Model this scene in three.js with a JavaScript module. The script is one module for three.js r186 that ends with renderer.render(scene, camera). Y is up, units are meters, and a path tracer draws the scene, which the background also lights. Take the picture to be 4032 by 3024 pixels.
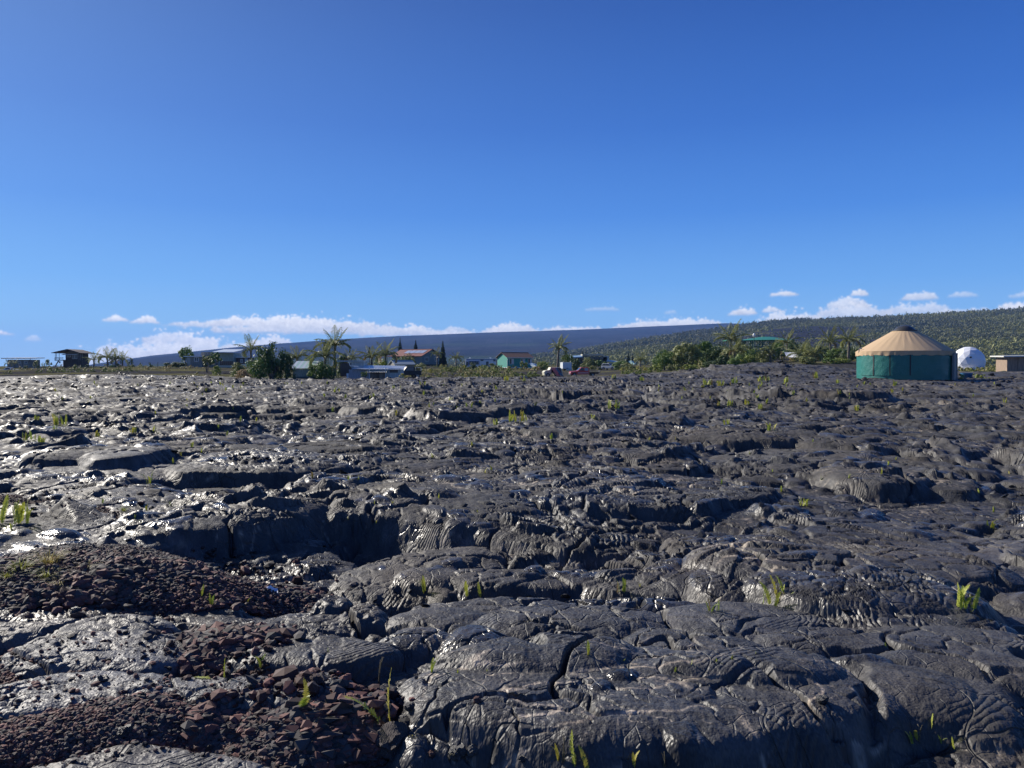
import * as THREE from 'three';
import { mergeGeometries, mergeVertices, toCreasedNormals } from 'three/addons/utils/BufferGeometryUtils.js';
import { RoundedBoxGeometry } from 'three/addons/geometries/RoundedBoxGeometry.js';

// ---------------------------------------------------------------- camera, sky, sun, exposure
const EYE = 2.2, FOCAL = 3030, CX = 2016, CY = 1512, PITCH = -Math.atan((CY - 1446) / FOCAL);
const scene = new THREE.Scene();
const camera = new THREE.PerspectiveCamera(2 * Math.atan(CY / FOCAL) * 180 / Math.PI, 4 / 3, 0.1, 40000);
camera.position.set(0, EYE, 0);
camera.rotation.set(PITCH, 0, 0);
scene.add(camera);
const renderer = new THREE.WebGLRenderer({ antialias: true });
renderer.toneMapping = THREE.LinearToneMapping;
renderer.toneMappingExposure = 1.55;
renderer.shadowMap.enabled = true;

const D2R = Math.PI / 180;
const SUN_AZ = -53 * D2R, SUN_EL = 29 * D2R;                       // azimuth clockwise from the view axis
const sunDir = new THREE.Vector3(Math.sin(SUN_AZ) * Math.cos(SUN_EL), Math.sin(SUN_EL), -Math.cos(SUN_AZ) * Math.cos(SUN_EL));
const sun = new THREE.DirectionalLight(new THREE.Color(1, 0.93, 0.82), 5.0);
sun.name = 'sun';
sun.position.copy(sunDir).multiplyScalar(300);
sun.castShadow = true;
Object.assign(sun.shadow.camera, { left: -160, right: 160, top: 160, bottom: -160, near: 1, far: 800 });
sun.shadow.mapSize.set(4096, 4096);
scene.add(sun, sun.target);

// seeded randomness and noise
function rng(seed) { let s = seed >>> 0; return () => { s = (s + 0x6D2B79F5) | 0; let t = Math.imul(s ^ (s >>> 15), 1 | s); t = (t + Math.imul(t ^ (t >>> 7), 61 | t)) ^ t; return ((t ^ (t >>> 14)) >>> 0) / 4294967296; }; }
const PERM = new Uint8Array(512), GX = new Float32Array(256), GY = new Float32Array(256);
{ const r = rng(77), p = [...Array(256).keys()]; for (let i = 255; i > 0; i--) { const j = Math.floor(r() * (i + 1)); [p[i], p[j]] = [p[j], p[i]]; } for (let i = 0; i < 512; i++) PERM[i] = p[i & 255]; for (let i = 0; i < 256; i++) { const a = r() * 6.2832; GX[i] = Math.cos(a); GY[i] = Math.sin(a); } }
function noise(x, y, per = 256) {                                  // gradient noise, about -0.7 to 0.7
  const xi = Math.floor(x), yi = Math.floor(y), fx = x - xi, fy = y - yi;
  const x0 = ((xi % per) + per) % per, y0 = ((yi % per) + per) % per, x1 = (x0 + 1) % per, y1 = (y0 + 1) % per;
  const u = fx * fx * fx * (fx * (fx * 6 - 15) + 10), v = fy * fy * fy * (fy * (fy * 6 - 15) + 10);
  const a = PERM[PERM[x0 & 255] + (y0 & 255)], b = PERM[PERM[x1 & 255] + (y0 & 255)], c = PERM[PERM[x0 & 255] + (y1 & 255)], d = PERM[PERM[x1 & 255] + (y1 & 255)];
  const na = GX[a] * fx + GY[a] * fy, nb = GX[b] * (fx - 1) + GY[b] * fy, nc = GX[c] * fx + GY[c] * (fy - 1), nd = GX[d] * (fx - 1) + GY[d] * (fy - 1);
  return na + u * (nb - na) + v * (nc - na + u * (na - nb - nc + nd));
}
function fbm(x, y, oct, per = 256) { let s = 0, a = 1, n = 0; for (let i = 0; i < oct; i++) { s += a * noise(x + i * 17.3 * (per === 256 ? 1 : 0), y, per); n += a; a *= 0.5; x *= 2; y *= 2; if (per !== 256) per *= 2; } return s / n; }
let W1 = 0, W2 = 0, WID = 0;
function worley(x, y, per = 256) {                                 // W1, W2: distances to the two nearest points; WID: the cell's number
  const xi = Math.floor(x), yi = Math.floor(y); W1 = 9; W2 = 9;
  for (let j = -1; j <= 1; j++) for (let i = -1; i <= 1; i++) {
    const cx = (((xi + i) % per) + per) % per, cy = (((yi + j) % per) + per) % per, h = PERM[PERM[cx & 255] + (cy & 255)], k = PERM[h + 91];
    const dx = xi + i + (h + 0.5) / 256 - x, dy = yi + j + (k + 0.5) / 256 - y, d = dx * dx + dy * dy;
    if (d < W1) { W2 = W1; W1 = d; WID = h * 7 + k; } else if (d < W2) W2 = d;
  }
  W1 = Math.sqrt(W1); W2 = Math.sqrt(W2);
}
const clamp = (x, a = 0, b = 1) => x < a ? a : x > b ? b : x;
const sst = (a, b, x) => { const t = clamp((x - a) / (b - a)); return t * t * (3 - 2 * t); };
const mixv = (a, b, t) => a + (b - a) * t;
const lin = (c) => c <= 0.04045 ? c / 12.92 : Math.pow((c + 0.055) / 1.055, 2.4);
function ramp(stops, x) {                                          // piecewise-linear numbers or triples
  if (x <= stops[0][0]) return stops[0][1];
  for (let i = 1; i < stops.length; i++) if (x <= stops[i][0]) {
    const t = (x - stops[i - 1][0]) / (stops[i][0] - stops[i - 1][0]), a = stops[i - 1][1], b = stops[i][1];
    return Array.isArray(a) ? a.map((v, k) => mixv(v, b[k], t)) : mixv(a, b, t);
  }
  return stops[stops.length - 1][1];
}

// the real directions of things: bearing and elevation, from where they stand in the picture
const cp = Math.cos(PITCH), sp = Math.sin(PITCH);
function ray(px, py) { const u = (px - CX) / FOCAL, v = (CY - py) / FOCAL; return new THREE.Vector3(u, sp + v * cp, -cp + v * sp); }
function at(px, py, depth) { const r = ray(px, py); return r.multiplyScalar(depth / -r.z).add(new THREE.Vector3(0, EYE, 0)); }
function onPlane(px, py, y = 0) { const r = ray(px, py); return r.multiplyScalar((y - EYE) / r.y).add(new THREE.Vector3(0, EYE, 0)); }

// clear air that pales to the horizon and towards the sun, with low trade-wind cumulus
{
  const LEVEL = 1 / renderer.toneMappingExposure, w = 4096, h = 2048, data = new Float32Array(w * h * 4);
  const S = (r, g, b) => [lin(r / 255), lin(g / 255), lin(b / 255)];
  const air = [[0, S(168, 208, 249)], [3, S(142, 195, 247)], [6, S(113, 174, 242)], [11, S(78, 140, 226)], [17, S(56, 112, 202)], [25, S(38, 86, 172)], [50, S(27, 64, 138)], [90, S(24, 55, 120)]];
  // banks of cloud: bearing and elevation of the base (degrees), half width, height, density
  const banks = [];
  const bank = (px0, px1, pyTop, pyBase, dens = 1, frq = 1) => {
    const a = ray((px0 + px1) / 2, pyBase), l = ray(px0, pyBase), r = ray(px1, pyBase), t = ray((px0 + px1) / 2, pyTop);
    const az = (v) => Math.atan2(v.x, -v.z) / D2R, el = (v) => Math.atan2(v.y, Math.hypot(v.x, v.z)) / D2R;
    banks.push({ az: az(a), hw: (az(r) - az(l)) / 2, base: el(a), top: el(t) - el(a), dens, frq });
  };
  bank(-200, 60, 1292, 1316, 1, 1.4); bank(95, 165, 1315, 1342, .5, 1.6); bank(400, 515, 1238, 1264, .95, 1.3); bank(512, 635, 1238, 1272, 1, 1.2);
  bank(690, 1560, 1232, 1290, 1, 1); bank(830, 1700, 1258, 1312, 1, 1); bank(1400, 1800, 1270, 1322, 1, 1.2);
  bank(500, 1000, 1282, 1420, 1, .8); bank(250, 900, 1328, 1440, .9, .8); bank(560, 760, 1292, 1350, .9, 1); bank(960, 1180, 1306, 1380, .95, 1.1); bank(850, 1120, 1330, 1385, .9, 1);
  bank(1740, 1850, 1284, 1306, .7, 1.6); bank(1890, 2150, 1262, 1316, 1, 1.2); bank(1640, 1960, 1296, 1330, .95, 1.3); bank(2100, 2420, 1280, 1308, .9, 1.1);
  bank(2380, 2920, 1242, 1296, .95, .9); bank(2300, 2450, 1206, 1222, .35, 1.4); bank(2615, 2665, 1217, 1235, .35, 1.5); bank(2865, 2985, 1203, 1239, .95, 1);
  bank(3030, 3145, 1136, 1164, .95, 1.2); bank(2945, 3300, 1206, 1284, .9, .9); bank(2998, 3080, 1207, 1228, .8, 1.3); bank(3250, 3420, 1157, 1212, .8, 1.1);
  bank(3345, 3420, 1133, 1164, .9, 1.2); bank(3190, 3520, 1182, 1250, .8, .9); bank(3545, 3700, 1140, 1180, .8, 1); bank(3450, 3800, 1180, 1238, .7, .9); bank(3720, 3850, 1140, 1168, .5, 1.2);
  bank(3890, 4200, 1172, 1232, .95, 1); bank(3960, 4200, 1140, 1166, .45, 1.2); bank(3650, 3960, 1205, 1235, .6, 1);
  const rr = rng(5);
  for (let k = 0; k < 60; k++) { const az = 40 + rr() * 280, hw = 2 + rr() * 8; banks.push({ az: az > 180 ? az - 360 : az, hw, base: 1.5 + rr() * 6, top: 0.5 + rr() * 1.2, dens: .7 + rr() * .3, frq: 1 }); }
  const col = [0, 0, 0];
  for (let j = 0; j < h; j++) {
    const el = (j + 0.5) / h * 180 - 90, ce = Math.cos(el * D2R), se = Math.sin(el * D2R), base = ramp(air, Math.max(0, el)), low = el < 12 && el > -1.5;
    for (let i = 0; i < w; i++) {
      const phi = ((i + 0.5) / w - 0.5) * 2 * Math.PI;             // u = atan2(z, x) / 2 pi + 0.5
      const x = Math.cos(phi) * ce, z = Math.sin(phi) * ce;
      const cg = clamp(x * sunDir.x + se * sunDir.y + z * sunDir.z, -1, 1), g = Math.acos(cg) / D2R;
      const glow = 0.26 * Math.exp(-Math.pow(g / 21, 1.25)), broad = 0.055 * Math.exp(-Math.pow(g / 52, 2));
      col[0] = base[0] + glow * 0.66 + broad * 0.6; col[1] = base[1] + glow * 0.9 + broad * 0.95; col[2] = base[2] + glow * 1.0 + broad * 1.1;
      if (low) {
        const az = Math.atan2(x, -z) / D2R;
        let dens = 0, lit = 0;
        const wx = az * 1.15, wy = el * 2.2;
        let n0 = 9, n1 = 0, n2 = 0;
        for (const b of banks) {
          let da = az - b.az; if (da > 180) da -= 360; else if (da < -180) da += 360;
          if (Math.abs(da) > b.hw * 1.25 || el < b.base - 0.5 || el > b.base + b.top * 1.5) continue;
          if (n0 === 9) { n0 = fbm(wx * 0.9 + 31, wy * 0.9, 3); n1 = fbm(wx * 2.6 + 7, wy * 2.6 + 3, 4); n2 = fbm(wx * 1.3, wy * 2.5 + 40, 4); }
          const q = da / b.hw, hgt = (el - b.base) / b.top;
          const puff = Math.abs(n1) * 1.5;
          const env = (1 - Math.pow(Math.abs(q), 2.4)) * 1.0 + n0 * 0.9;
          const up = env * (0.72 + 0.75 * (puff - 0.28)) + 0.15 - Math.max(0, hgt);                    // bumpy tops
          const dn = hgt + 0.16 + n2 * 0.34;                                                // flat, frayed bases
          const dd = sst(0, 0.14 / Math.sqrt(b.frq), up) * sst(0, 0.30, dn) * b.dens * sst(-0.15, 0.3, env);
          if (dd > 0.002) { const l = clamp(0.35 + hgt * 0.9 - n0 * 0.5 + (puff - .25) * 0.8 - q * 0.06, 0, 1); lit = (lit * dens + l * dd) / (dens + dd); dens = dens + (1 - dens) * dd; }
        }
        if (dens > 0) {
          const warm = Math.exp(-Math.pow(g / 40, 2)), b0 = mixv(0.68, 1.18, lit) * (0.92 + 0.25 * warm);
          col[0] = mixv(col[0], b0 * mixv(0.84, 1.0, lit), dens); col[1] = mixv(col[1], b0 * mixv(0.92, 1.0, lit), dens); col[2] = mixv(col[2], b0 * mixv(1.12, 1.03, lit), dens);
        }
      }
      const o = (j * w + i) * 4; data[o] = col[0] * LEVEL; data[o + 1] = col[1] * LEVEL; data[o + 2] = col[2] * LEVEL; data[o + 3] = 1;
    }
  }
  const sky = new THREE.DataTexture(data, w, h, THREE.RGBAFormat, THREE.FloatType);
  sky.mapping = THREE.EquirectangularReflectionMapping; sky.magFilter = THREE.LinearFilter; sky.needsUpdate = true;
  scene.background = sky; scene.environment = sky;
}

// ---------------------------------------------------------------- naming helpers
const taken = {};
function numbered(name) { const n = taken[name] = (taken[name] ?? -1) + 1; return n ? name + '_' + String(n).padStart(3, '0') : name; }
function shade(o) { o.castShadow = true; o.receiveShadow = true; return o; }
function tag(o, label, category, group, kind) { o.userData.label = label; if (category) o.userData.category = category; if (group) o.userData.group = group; if (kind) o.userData.kind = kind; return o; }
function thing(name, label, category, pos, turn = 0, group) { const o = new THREE.Group(); o.name = numbered(name); o.position.copy(pos); o.rotation.y = turn; scene.add(o); return tag(o, label, category, group); }
function part(parent, name, geo, mat, pos, rot) { const m = shade(new THREE.Mesh(geo, mat)); m.name = name; if (pos) m.position.set(...pos); if (rot) m.rotation.set(...rot); parent.add(m); return m; }
function solo(name, geo, mat, label, category, group, kind) { const m = shade(new THREE.Mesh(geo, mat)); m.name = numbered(name); scene.add(m); return tag(m, label, category, group, kind); }
function std(r, g, b, rough = 0.8, extra = {}) { return new THREE.MeshStandardMaterial({ color: new THREE.Color().setRGB(r, g, b), roughness: rough, metalness: 0, side: THREE.DoubleSide, ...extra }); }
function phys(r, g, b, rough, extra = {}) { return new THREE.MeshPhysicalMaterial({ color: new THREE.Color().setRGB(r, g, b), roughness: rough, metalness: 0, side: THREE.DoubleSide, ...extra }); }
console.log('sky done');

// ---------------------------------------------------------------- the lie of the land
const PROFILE = [[0, -0.06], [4.6, -0.06], [5.2, 0.02], [8, 0], [12, 0.05], [17, 0.2], [33, 0.5], [62, 1.05], [100, 1.3], [150, 1.6], [250, 1.9], [400, 2.4], [900, 2.0], [2500, -4]];
// places whose ground level the picture gives: column, row of the foot, distance
const LEVELS = [[1195, 1497, 100], [1475, 1497, 100], [1300, 1500, 95], [1065, 1500, 95], [2300, 1484, 125], [2190, 1488, 122], [2030, 1456, 200], [1890, 1457, 225], [1640, 1437, 220], [1730, 1462, 150], [2400, 1457, 205], [2228, 1459, 160],
  [3560, 1497, 64], [3806, 1501, 66], [3810, 1467, 125], [3985, 1464, 100], [3062, 1428, 95], [2900, 1442, 98], [3250, 1442, 93], [2700, 1470, 100], [2600, 1478, 100], [3390, 1482, 88], [2300, 1491, 100], [2300, 1497, 80], [2150, 1491, 100], [1900, 1491, 110], [1700, 1490, 110], [2500, 1486, 100], [1475, 1503, 82], [1100, 1504, 80], [1800, 1498, 82], [2500, 1493, 80], [2050, 1498, 82], [2300, 1504, 64], [1800, 1506, 64], [1300, 1510, 64], [3060, 1492, 70], [3360, 1468, 90], [2700, 1453, 130], [2500, 1458, 150], [3030, 1385, 180], [3300, 1420, 140],
  [75, 1444, 260], [285, 1443, 260], [35, 1474, 215], [130, 1474, 215], [830, 1446, 170], [480, 1447, 200], [620, 1447, 170], [2330, 1440, 290], [100, 1492, 85], [400, 1484, 85], [700, 1484, 100], [640, 1462, 130], [1500, 1470, 150], [1100, 1458, 160]]
  .map(([px, py, d]) => { const p = at(px, py, d), r = Math.hypot(p.x, p.z); return { az: Math.atan2(p.x, -p.z), lr: Math.log(r), dy: p.y - ramp(PROFILE, r) }; });
const swell = (px, py, rx, rz, h, ang = 0, y = 0) => { const p = onPlane(px, py, y); return { x: p.x, z: p.z, rx, rz, h, c: Math.cos(ang), s: Math.sin(ang) }; };
const SWELLS = [
  swell(1130, 2190, 1.0, 1.2, -0.34, 0.25), swell(1500, 2120, 1.3, 0.9, -0.2, -0.2), swell(2150, 2180, 2.2, 1.0, -0.2), swell(2650, 2130, 0.9, 0.9, -0.2), swell(2100, 2345, 1.3, 0.24, -0.42, 0.03), swell(1350, 2350, 0.8, 0.45, -0.25),
  swell(2450, 2640, 2.2, 1.1, 0.1), swell(3250, 2300, 1.2, 1.1, 0.22), swell(3700, 2700, 0.8, 0.5, 0.06), swell(3560, 2905, 0.24, 0.12, -0.22), swell(3850, 2880, 0.3, 0.15, -0.2), swell(500, 2330, 1.6, 0.9, 0.1),
  swell(1700, 1960, 1.8, 1.3, 0.08), swell(2350, 1960, 1.4, 1.0, 0.06), swell(2950, 2020, 1.6, 1.6, 0.18), swell(800, 1850, 3.2, 1.6, 0.22, -.3), swell(560, 1960, 2.2, 1.0, -0.2, -.2), swell(1350, 1790, 2.5, 1.5, -0.25),
  swell(2330, 1548, 5.5, 4.2, -1.25, 0, 0.75), swell(2700, 1560, 3.0, 4, -0.8, 0, 0.75), swell(2350, 1508, 6.5, 2.2, 0.35, 0, 0.9), swell(480, 1512, 4.6, 2.6, -1.15, 0, 0.95), swell(520, 1478, 5.2, 2.4, 0.55, 0, 1.0), swell(200, 1620, 5, 3, 0.35, -.3, 0.5), swell(3000, 1560, 5.5, 4, 0.45, 0, 0.7), swell(3700, 1760, 3.5, 2.6, 0.16, 0, 0.2), swell(1750, 1620, 4.5, 3, 0.3, 0, 0.5), swell(1100, 1640, 5, 2.5, -0.35, 0, 0.5), swell(2500, 1720, 3, 2.6, 0.25, 0, 0.3)];
function macro(x, z) {
  const r = Math.hypot(x, z);
  let y = ramp(PROFILE, r);
  if (r > 42) {
    const az = Math.atan2(x, -z), lr = Math.log(r); let s = 0, w = 0.02;
    for (const p of LEVELS) { const a = (az - p.az) / 0.042, b = (lr - p.lr) / 0.10, q = a * a + b * b; if (q < 18) { const k = Math.exp(-q * 0.5); s += k * p.dy; w += k; } }
    y += s / w * sst(42, 58, r);
  }
  if (r < 80) for (const f of SWELLS) {
    const dx = x - f.x, dz = z - f.z, u = (dx * f.c + dz * f.s) / f.rx, v = (-dx * f.s + dz * f.c) / f.rz, q = u * u + v * v;
    if (q < 6) y += f.h * Math.exp(-q * q * 0.35 - q * 0.35);
  }
  return y;
}
// cinder spread over the lava at the left: column, row, half sizes, depth of the layer, coarseness
const CINDER = [[430, 2300, 1.75, 0.95, 0.26, 1], [830, 2270, 0.75, 0.9, 0.12, 1], [90, 2010, 1.5, 0.75, 0.2, 0.6], [300, 2060, 1.2, 0.5, 0.14, .8], [430, 1745, 1.5, 0.6, 0.18, 0.7], [860, 2590, 0.5, 0.36, 0.13, 1.6], [120, 2660, 0.6, 0.3, 0.07, 0.7], [420, 2880, 0.85, 0.36, 0.13, 0.7], [1150, 2880, 0.5, 0.34, 0.1, 2], [900, 2800, 0.6, 0.22, 0.09, 1]]
  .map(([px, py, rx, rz, h, k]) => { const p = onPlane(px, py, 0); return { x: p.x, z: p.z, rx, rz, h, k, c: Math.cos(-0.12), s: Math.sin(-0.12) }; });
function cinderDepth(x, z) {
  let best = -0.25;
  for (const f of CINDER) {
    const dx = x - f.x, dz = z - f.z, u = (dx * f.c + dz * f.s) / f.rx, v = (-dx * f.s + dz * f.c) / f.rz, q = u * u + v * v;
    if (q < 2.2) best = Math.max(best, f.h * (1 - q * 0.8));
  }
  return best;
}

// ---------------------------------------------------------------- flow lobes, slabs and toes of the lava
const lobes = [], R0 = 3.3, R1 = 118, AZ = 43 * D2R;
const CELL = 0.75, grid = new Map();
function lobe(x, z, a, b, ang, H, o = {}) { const far = 1 - 0.45 * sst(16, 45, Math.hypot(x, z)); H *= far; const l = ({ x, z, a, b, c: Math.cos(ang), s: Math.sin(ang), H, base: 0, k: o.k ?? 1.4, f: o.f ?? 0.62, tx: (o.tx ?? 0) * far, tz: (o.tz ?? 0) * far, rope: o.rope ?? 0, lam: o.lam ?? 0.07, ru: o.ru ?? -1.1, tone: o.tone ?? 1, gloss: o.gloss ?? 0.5, crack: o.crack ?? 0, stain: o.stain ?? 0, wrinkle: o.wrinkle ?? 0 });
  if (o.ride) { let t = surf(x, z), m = t; for (const [i, j] of [[.8, 0], [-.8, 0], [0, .8], [0, -.8]]) { const y = surf(x + (i * l.c * a - j * l.s * b), z + (i * l.s * a + j * l.c * b)); t += y; m = Math.min(m, y); } l.base = mixv(m, t / 5, 0.55) - o.ride * H + (o.up ?? 0); } else l.base = macro(x, z) + (o.up ?? 0) * far;
  const i = lobes.push(l) - 1, e = Math.max(a, b), x0 = Math.floor((x - e) / CELL), x1 = Math.floor((x + e) / CELL), z0 = Math.floor((z - e) / CELL), z1 = Math.floor((z + e) / CELL);
  for (let gz = z0; gz <= z1; gz++) for (let gx = x0; gx <= x1; gx++) { const k = gx + gz * 4096; let c = grid.get(k); if (!c) grid.set(k, c = []); c.push(i); }
}
function rise(l, x, z) { const dx = x - l.x, dz = z - l.z, u = (dx * l.c + dz * l.s) / l.a, v = (-dx * l.s + dz * l.c) / l.b, qq = u * u + v * v; return qq >= 1 ? -99 : l.base + l.H * Math.pow(1 - Math.pow(qq, l.k), l.f) + l.tx * u * l.a + l.tz * v * l.b; }
let upTo = 0;
function surf(x, z) { let y = macro(x, z) - 0.06; const c = grid.get(Math.floor(x / CELL) + Math.floor(z / CELL) * 4096); if (c) for (const n of c) if (n < upTo) y = Math.max(y, rise(lobes[n], x, z)); return y; }
const LR = rng(4242);
function put(px, py, hwPx, b, ang, H, o = {}) { const p = onPlane(px, py, 0.1); lobe(p.x, p.z, hwPx / FOCAL * -p.z, b, ang, H * 0.45, { f: .8, gloss: 0.5, crack: 1, ...o }); }
// the big ones of the foreground, one by one
  
put(2600, 2752, 1010, 0.74, -0.03, 0.36, { k: 3.4, f: .5, tone: 1.05, gloss: .46, stain: 1 }); put(2150, 2640, 420, 0.36, -0.08, 0.34, { k: 1.8, gloss: .46, stain: .8, up: .03 }); put(2960, 2690, 430, 0.36, 0.1, 0.36, { k: 1.8, gloss: .46, stain: 1, up: .03 });
put(1865, 2545, 150, 0.32, -0.5, 0.26, { k: 1.2, gloss: .2, tone: .9 }); put(1930, 2590, 130, 0.3, -0.7, 0.19, { k: 1.2, gloss: .2, tone: .9 }); put(1620, 2520, 170, 0.3, -.4, 0.2, { k: 1.4, gloss: .35 }); put(1740, 2450, 220, 0.4, -.3, 0.2, { k: 1.6 }); put(1545, 2760, 120, 0.2, 0, 0.2, { k: 1.2, gloss: .25 }); put(1680, 2830, 130, 0.26, .4, 0.2, { k: 1.2, gloss: .3 }); put(1800, 2880, 150, 0.16, .1, 0.22, { k: 1.2, gloss: .3 });
put(2250, 2470, 420, 0.5, -0.1, 0.24, { k: 2, tone: 1.05 }); put(2000, 2385, 380, 0.42, 0.05, 0.16, { k: 2 }); put(2930, 2460, 360, 0.52, 0.12, 0.22, { k: 2.4, tone: 1.25, gloss: .5 }); put(2730, 2570, 330, 0.34, 0.1, 0.2, { k: 1.8, stain: .7 }); put(3300, 2560, 330, 0.36, 0.1, 0.19, { k: 2 });
put(3840, 2610, 560, 0.62, 0.2, 0.26, { k: 2.2, tone: 1.1, stain: .5 }); put(3570, 2740, 300, 0.34, 0.5, 0.25, { k: 1.6 }); put(3820, 2760, 260, 0.42, 0.6, 0.27, { k: 1.6 }); put(3450, 2660, 110, 0.2, .2, 0.2, { k: 1.2, gloss: .3 }); put(3290, 2655, 70, 0.12, 0, 0.16, { k: 1.1, gloss: .3 }); 
put(3900, 2985, 600, 0.5, 0.1, 0.1, { k: 4, tone: 1.3, up: -.12, gloss: .55 }); put(2500, 3010, 900, 0.22, 0, 0.07, { k: 3, up: -.13 }); put(4000, 2560, 200, .5, .7, 0.2, { k: 1.8, tone: 1.2 }); put(4050, 2180, 330, 1.0, .5, .3, { k: 2.2, tone: 1.6, gloss: .5 }); put(4150, 2370, 230, .6, .6, .28, { k: 2 });
put(2060, 2235, 380, 0.42, 0.03, 0.3, { k: 5, up: -.02, gloss: .55 }); put(2250, 2290, 190, 0.26, 0.1, 0.26, { k: 4, up: -.02 }); put(1700, 2220, 170, 0.35, .5, 0.26, { k: 1.8 }); put(2500, 2350, 320, .22, .05, .16, { k: 1.3, gloss: .25 });
put(3120, 2270, 420, 0.75, 0.25, 0.3, { k: 1.8, stain: 1, tone: 1.05 }); put(3380, 2360, 420, 0.8, 0.35, 0.2, { k: 2, rope: 2.2, lam: .06, gloss: .3, up: .06 }); put(3560, 2460, 360, 0.5, 0.5, 0.16, { k: 2, rope: 2.2, lam: .055, gloss: .3, up: .07 }); put(2880, 2300, 230, 0.42, 0.9, 0.24, { k: 1.6, rope: 2, lam: .06, gloss: .3 }); put(2700, 2250, 260, .6, .2, .26, { k: 1.7, rope: .5 }); put(3660, 2260, 300, .8, .6, .26, { k: 1.8 }); put(3250, 2110, 330, 1.0, .45, .3, { k: 1.8, stain: .4 }); put(2640, 2060, 230, .5, .2, .26, { k: 1.4 }); put(3530, 2120, 430, 1.1, .55, .26, { k: 2, tone: 1.15 });
put(430, 2570, 400, 0.42, -0.1, 0.2, { k: 2.6, f: .55, up: .05, tone: 1.9, gloss: .52, wrinkle: .5 }); put(330, 2740, 440, 0.34, -0.12, 0.2, { k: 2.6, f: .55, up: .06, tone: 2.1, gloss: .5, wrinkle: .45 }); put(820, 2725, 360, 0.24, -0.06, 0.17, { k: 2.6, f: .55, up: .05, tone: 1.9, gloss: .52 }); put(560, 3005, 560, 0.24, 0.02, 0.17, { k: 2.6, f: .55, up: .05, tone: 1.8, gloss: .52 }); put(1180, 2730, 270, 0.26, 0.05, 0.19, { k: 2.8, f: .5, up: .04, tone: 1.5, gloss: .5 }); put(1260, 2590, 320, 0.3, 0, 0.19, { k: 3, f: .5, up: .03 }); put(1290, 2530, 110, 0.16, 0, 0.16, { k: 1.2 }); put(1150, 2450, 330, 0.34, -0.05, 0.14, { k: 2, wrinkle: 1 }); put(250, 2480, 440, .28, -.1, .15, { k: 2.4, up: .05, f: .6, tone: 1.7, wrinkle: .8 }); put(1300, 2400, 90, 0.2, 0.9, 0.3, { k: 4, wrinkle: 1.4 }); put(1430, 2430, 120, .26, .3, .2, { k: 2, wrinkle: 1.4 }); put(1420, 2990, 160, .16, 0, .14, { k: 2, rope: 1.1, lam: .035, gloss: .3 }); put(330, 2110, 480, .8, -.15, .24, { k: 2.4, tone: 1.6, gloss: .58, wrinkle: .8 }); put(60, 2190, 160, .35, 0, .2, { k: 2, tone: 1.6, gloss: .3 }); put(40, 2120, 300, .6, 0, .2, { k: 2, tone: 1.6 });
put(250, 1900, 520, 1.6, -.2, .3, { k: 2.6, tone: 1.5, gloss: .6, wrinkle: .6 }); put(700, 1780, 480, 1.3, -.3, .35, { k: 3, tone: 1.5, gloss: .4 }); put(2250, 1900, 300, 1.0, -.5, .4, { k: 2, gloss: .5 }); put(2400, 2000, 260, .6, .2, .4, { k: 1.6, rope: .8, lam: .08 }); put(1500, 1970, 300, .5, -.3, .35, { k: 2 }); put(1900, 2030, 200, .35, -.5, .4, { k: 1.6, rope: 1, lam: .07 }); put(900, 2020, 380, .45, -.15, .3, { k: 2.4, tone: 1.3 }); put(820, 2040, 260, .16, -.18, .36, { k: 1.6, tone: 1.6 });
const NEAR = 7.4;
// the rest of the flow, strewn at three sizes
const roughness = (x, z) => { const r = Math.hypot(x, z), az = Math.atan2(x, -z); return clamp(0.5 + 1.1 * fbm(x * 0.11 + 3, z * 0.11 + 9, 2) - 0.2 * sst(0.05, 0.4, az) * (1 - sst(9, 16, r)) + 0.26 * sst(14, 28, r), 0, 1); };
function scatter(n, rMin, rMax, fn) { for (let i = 0; i < n; i++) { const t = LR(), r = Math.sqrt(mixv(rMin * rMin, rMax * rMax, t)), az = (LR() * 2 - 1) * (AZ + 0.03); fn(Math.sin(az) * r, -Math.cos(az) * r, r, az); } }
const flow = (x, z) => 2.9 * fbm(x * 0.1 + 50, z * 0.1, 2) * Math.PI + 0.5;
scatter(3600, NEAR + .6, R1, (x, z, r) => { const q = roughness(x, z), big = r > 40 ? 1.5 : 1, a = (0.8 + LR() * 1.9) * big, b = a * (0.35 + LR() * 0.45); lobe(x, z, a, b, flow(x, z) + (LR() - .5) * 0.9, (0.05 + LR() * 0.1) * (0.5 + q * .8) * Math.min(1.4, .5 + b * .6), { up: (LR() - 0.5) * 0.15 * (0.4 + q), k: 1.3 + LR() * 2.2, f: .7 + LR() * .4, tx: (LR() - .5) * .14 * q, tz: (LR() - .5) * .16 * q, tone: 0.75 + LR() * .6, gloss: .4 + LR() * .38, crack: 1, stain: LR() < .45 ? LR() : 0, rope: LR() < .4 ? 1.4 : 0, lam: .05 + LR() * .04 + r * .0012, wrinkle: LR() * .6 }); });
upTo = lobes.length;
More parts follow.
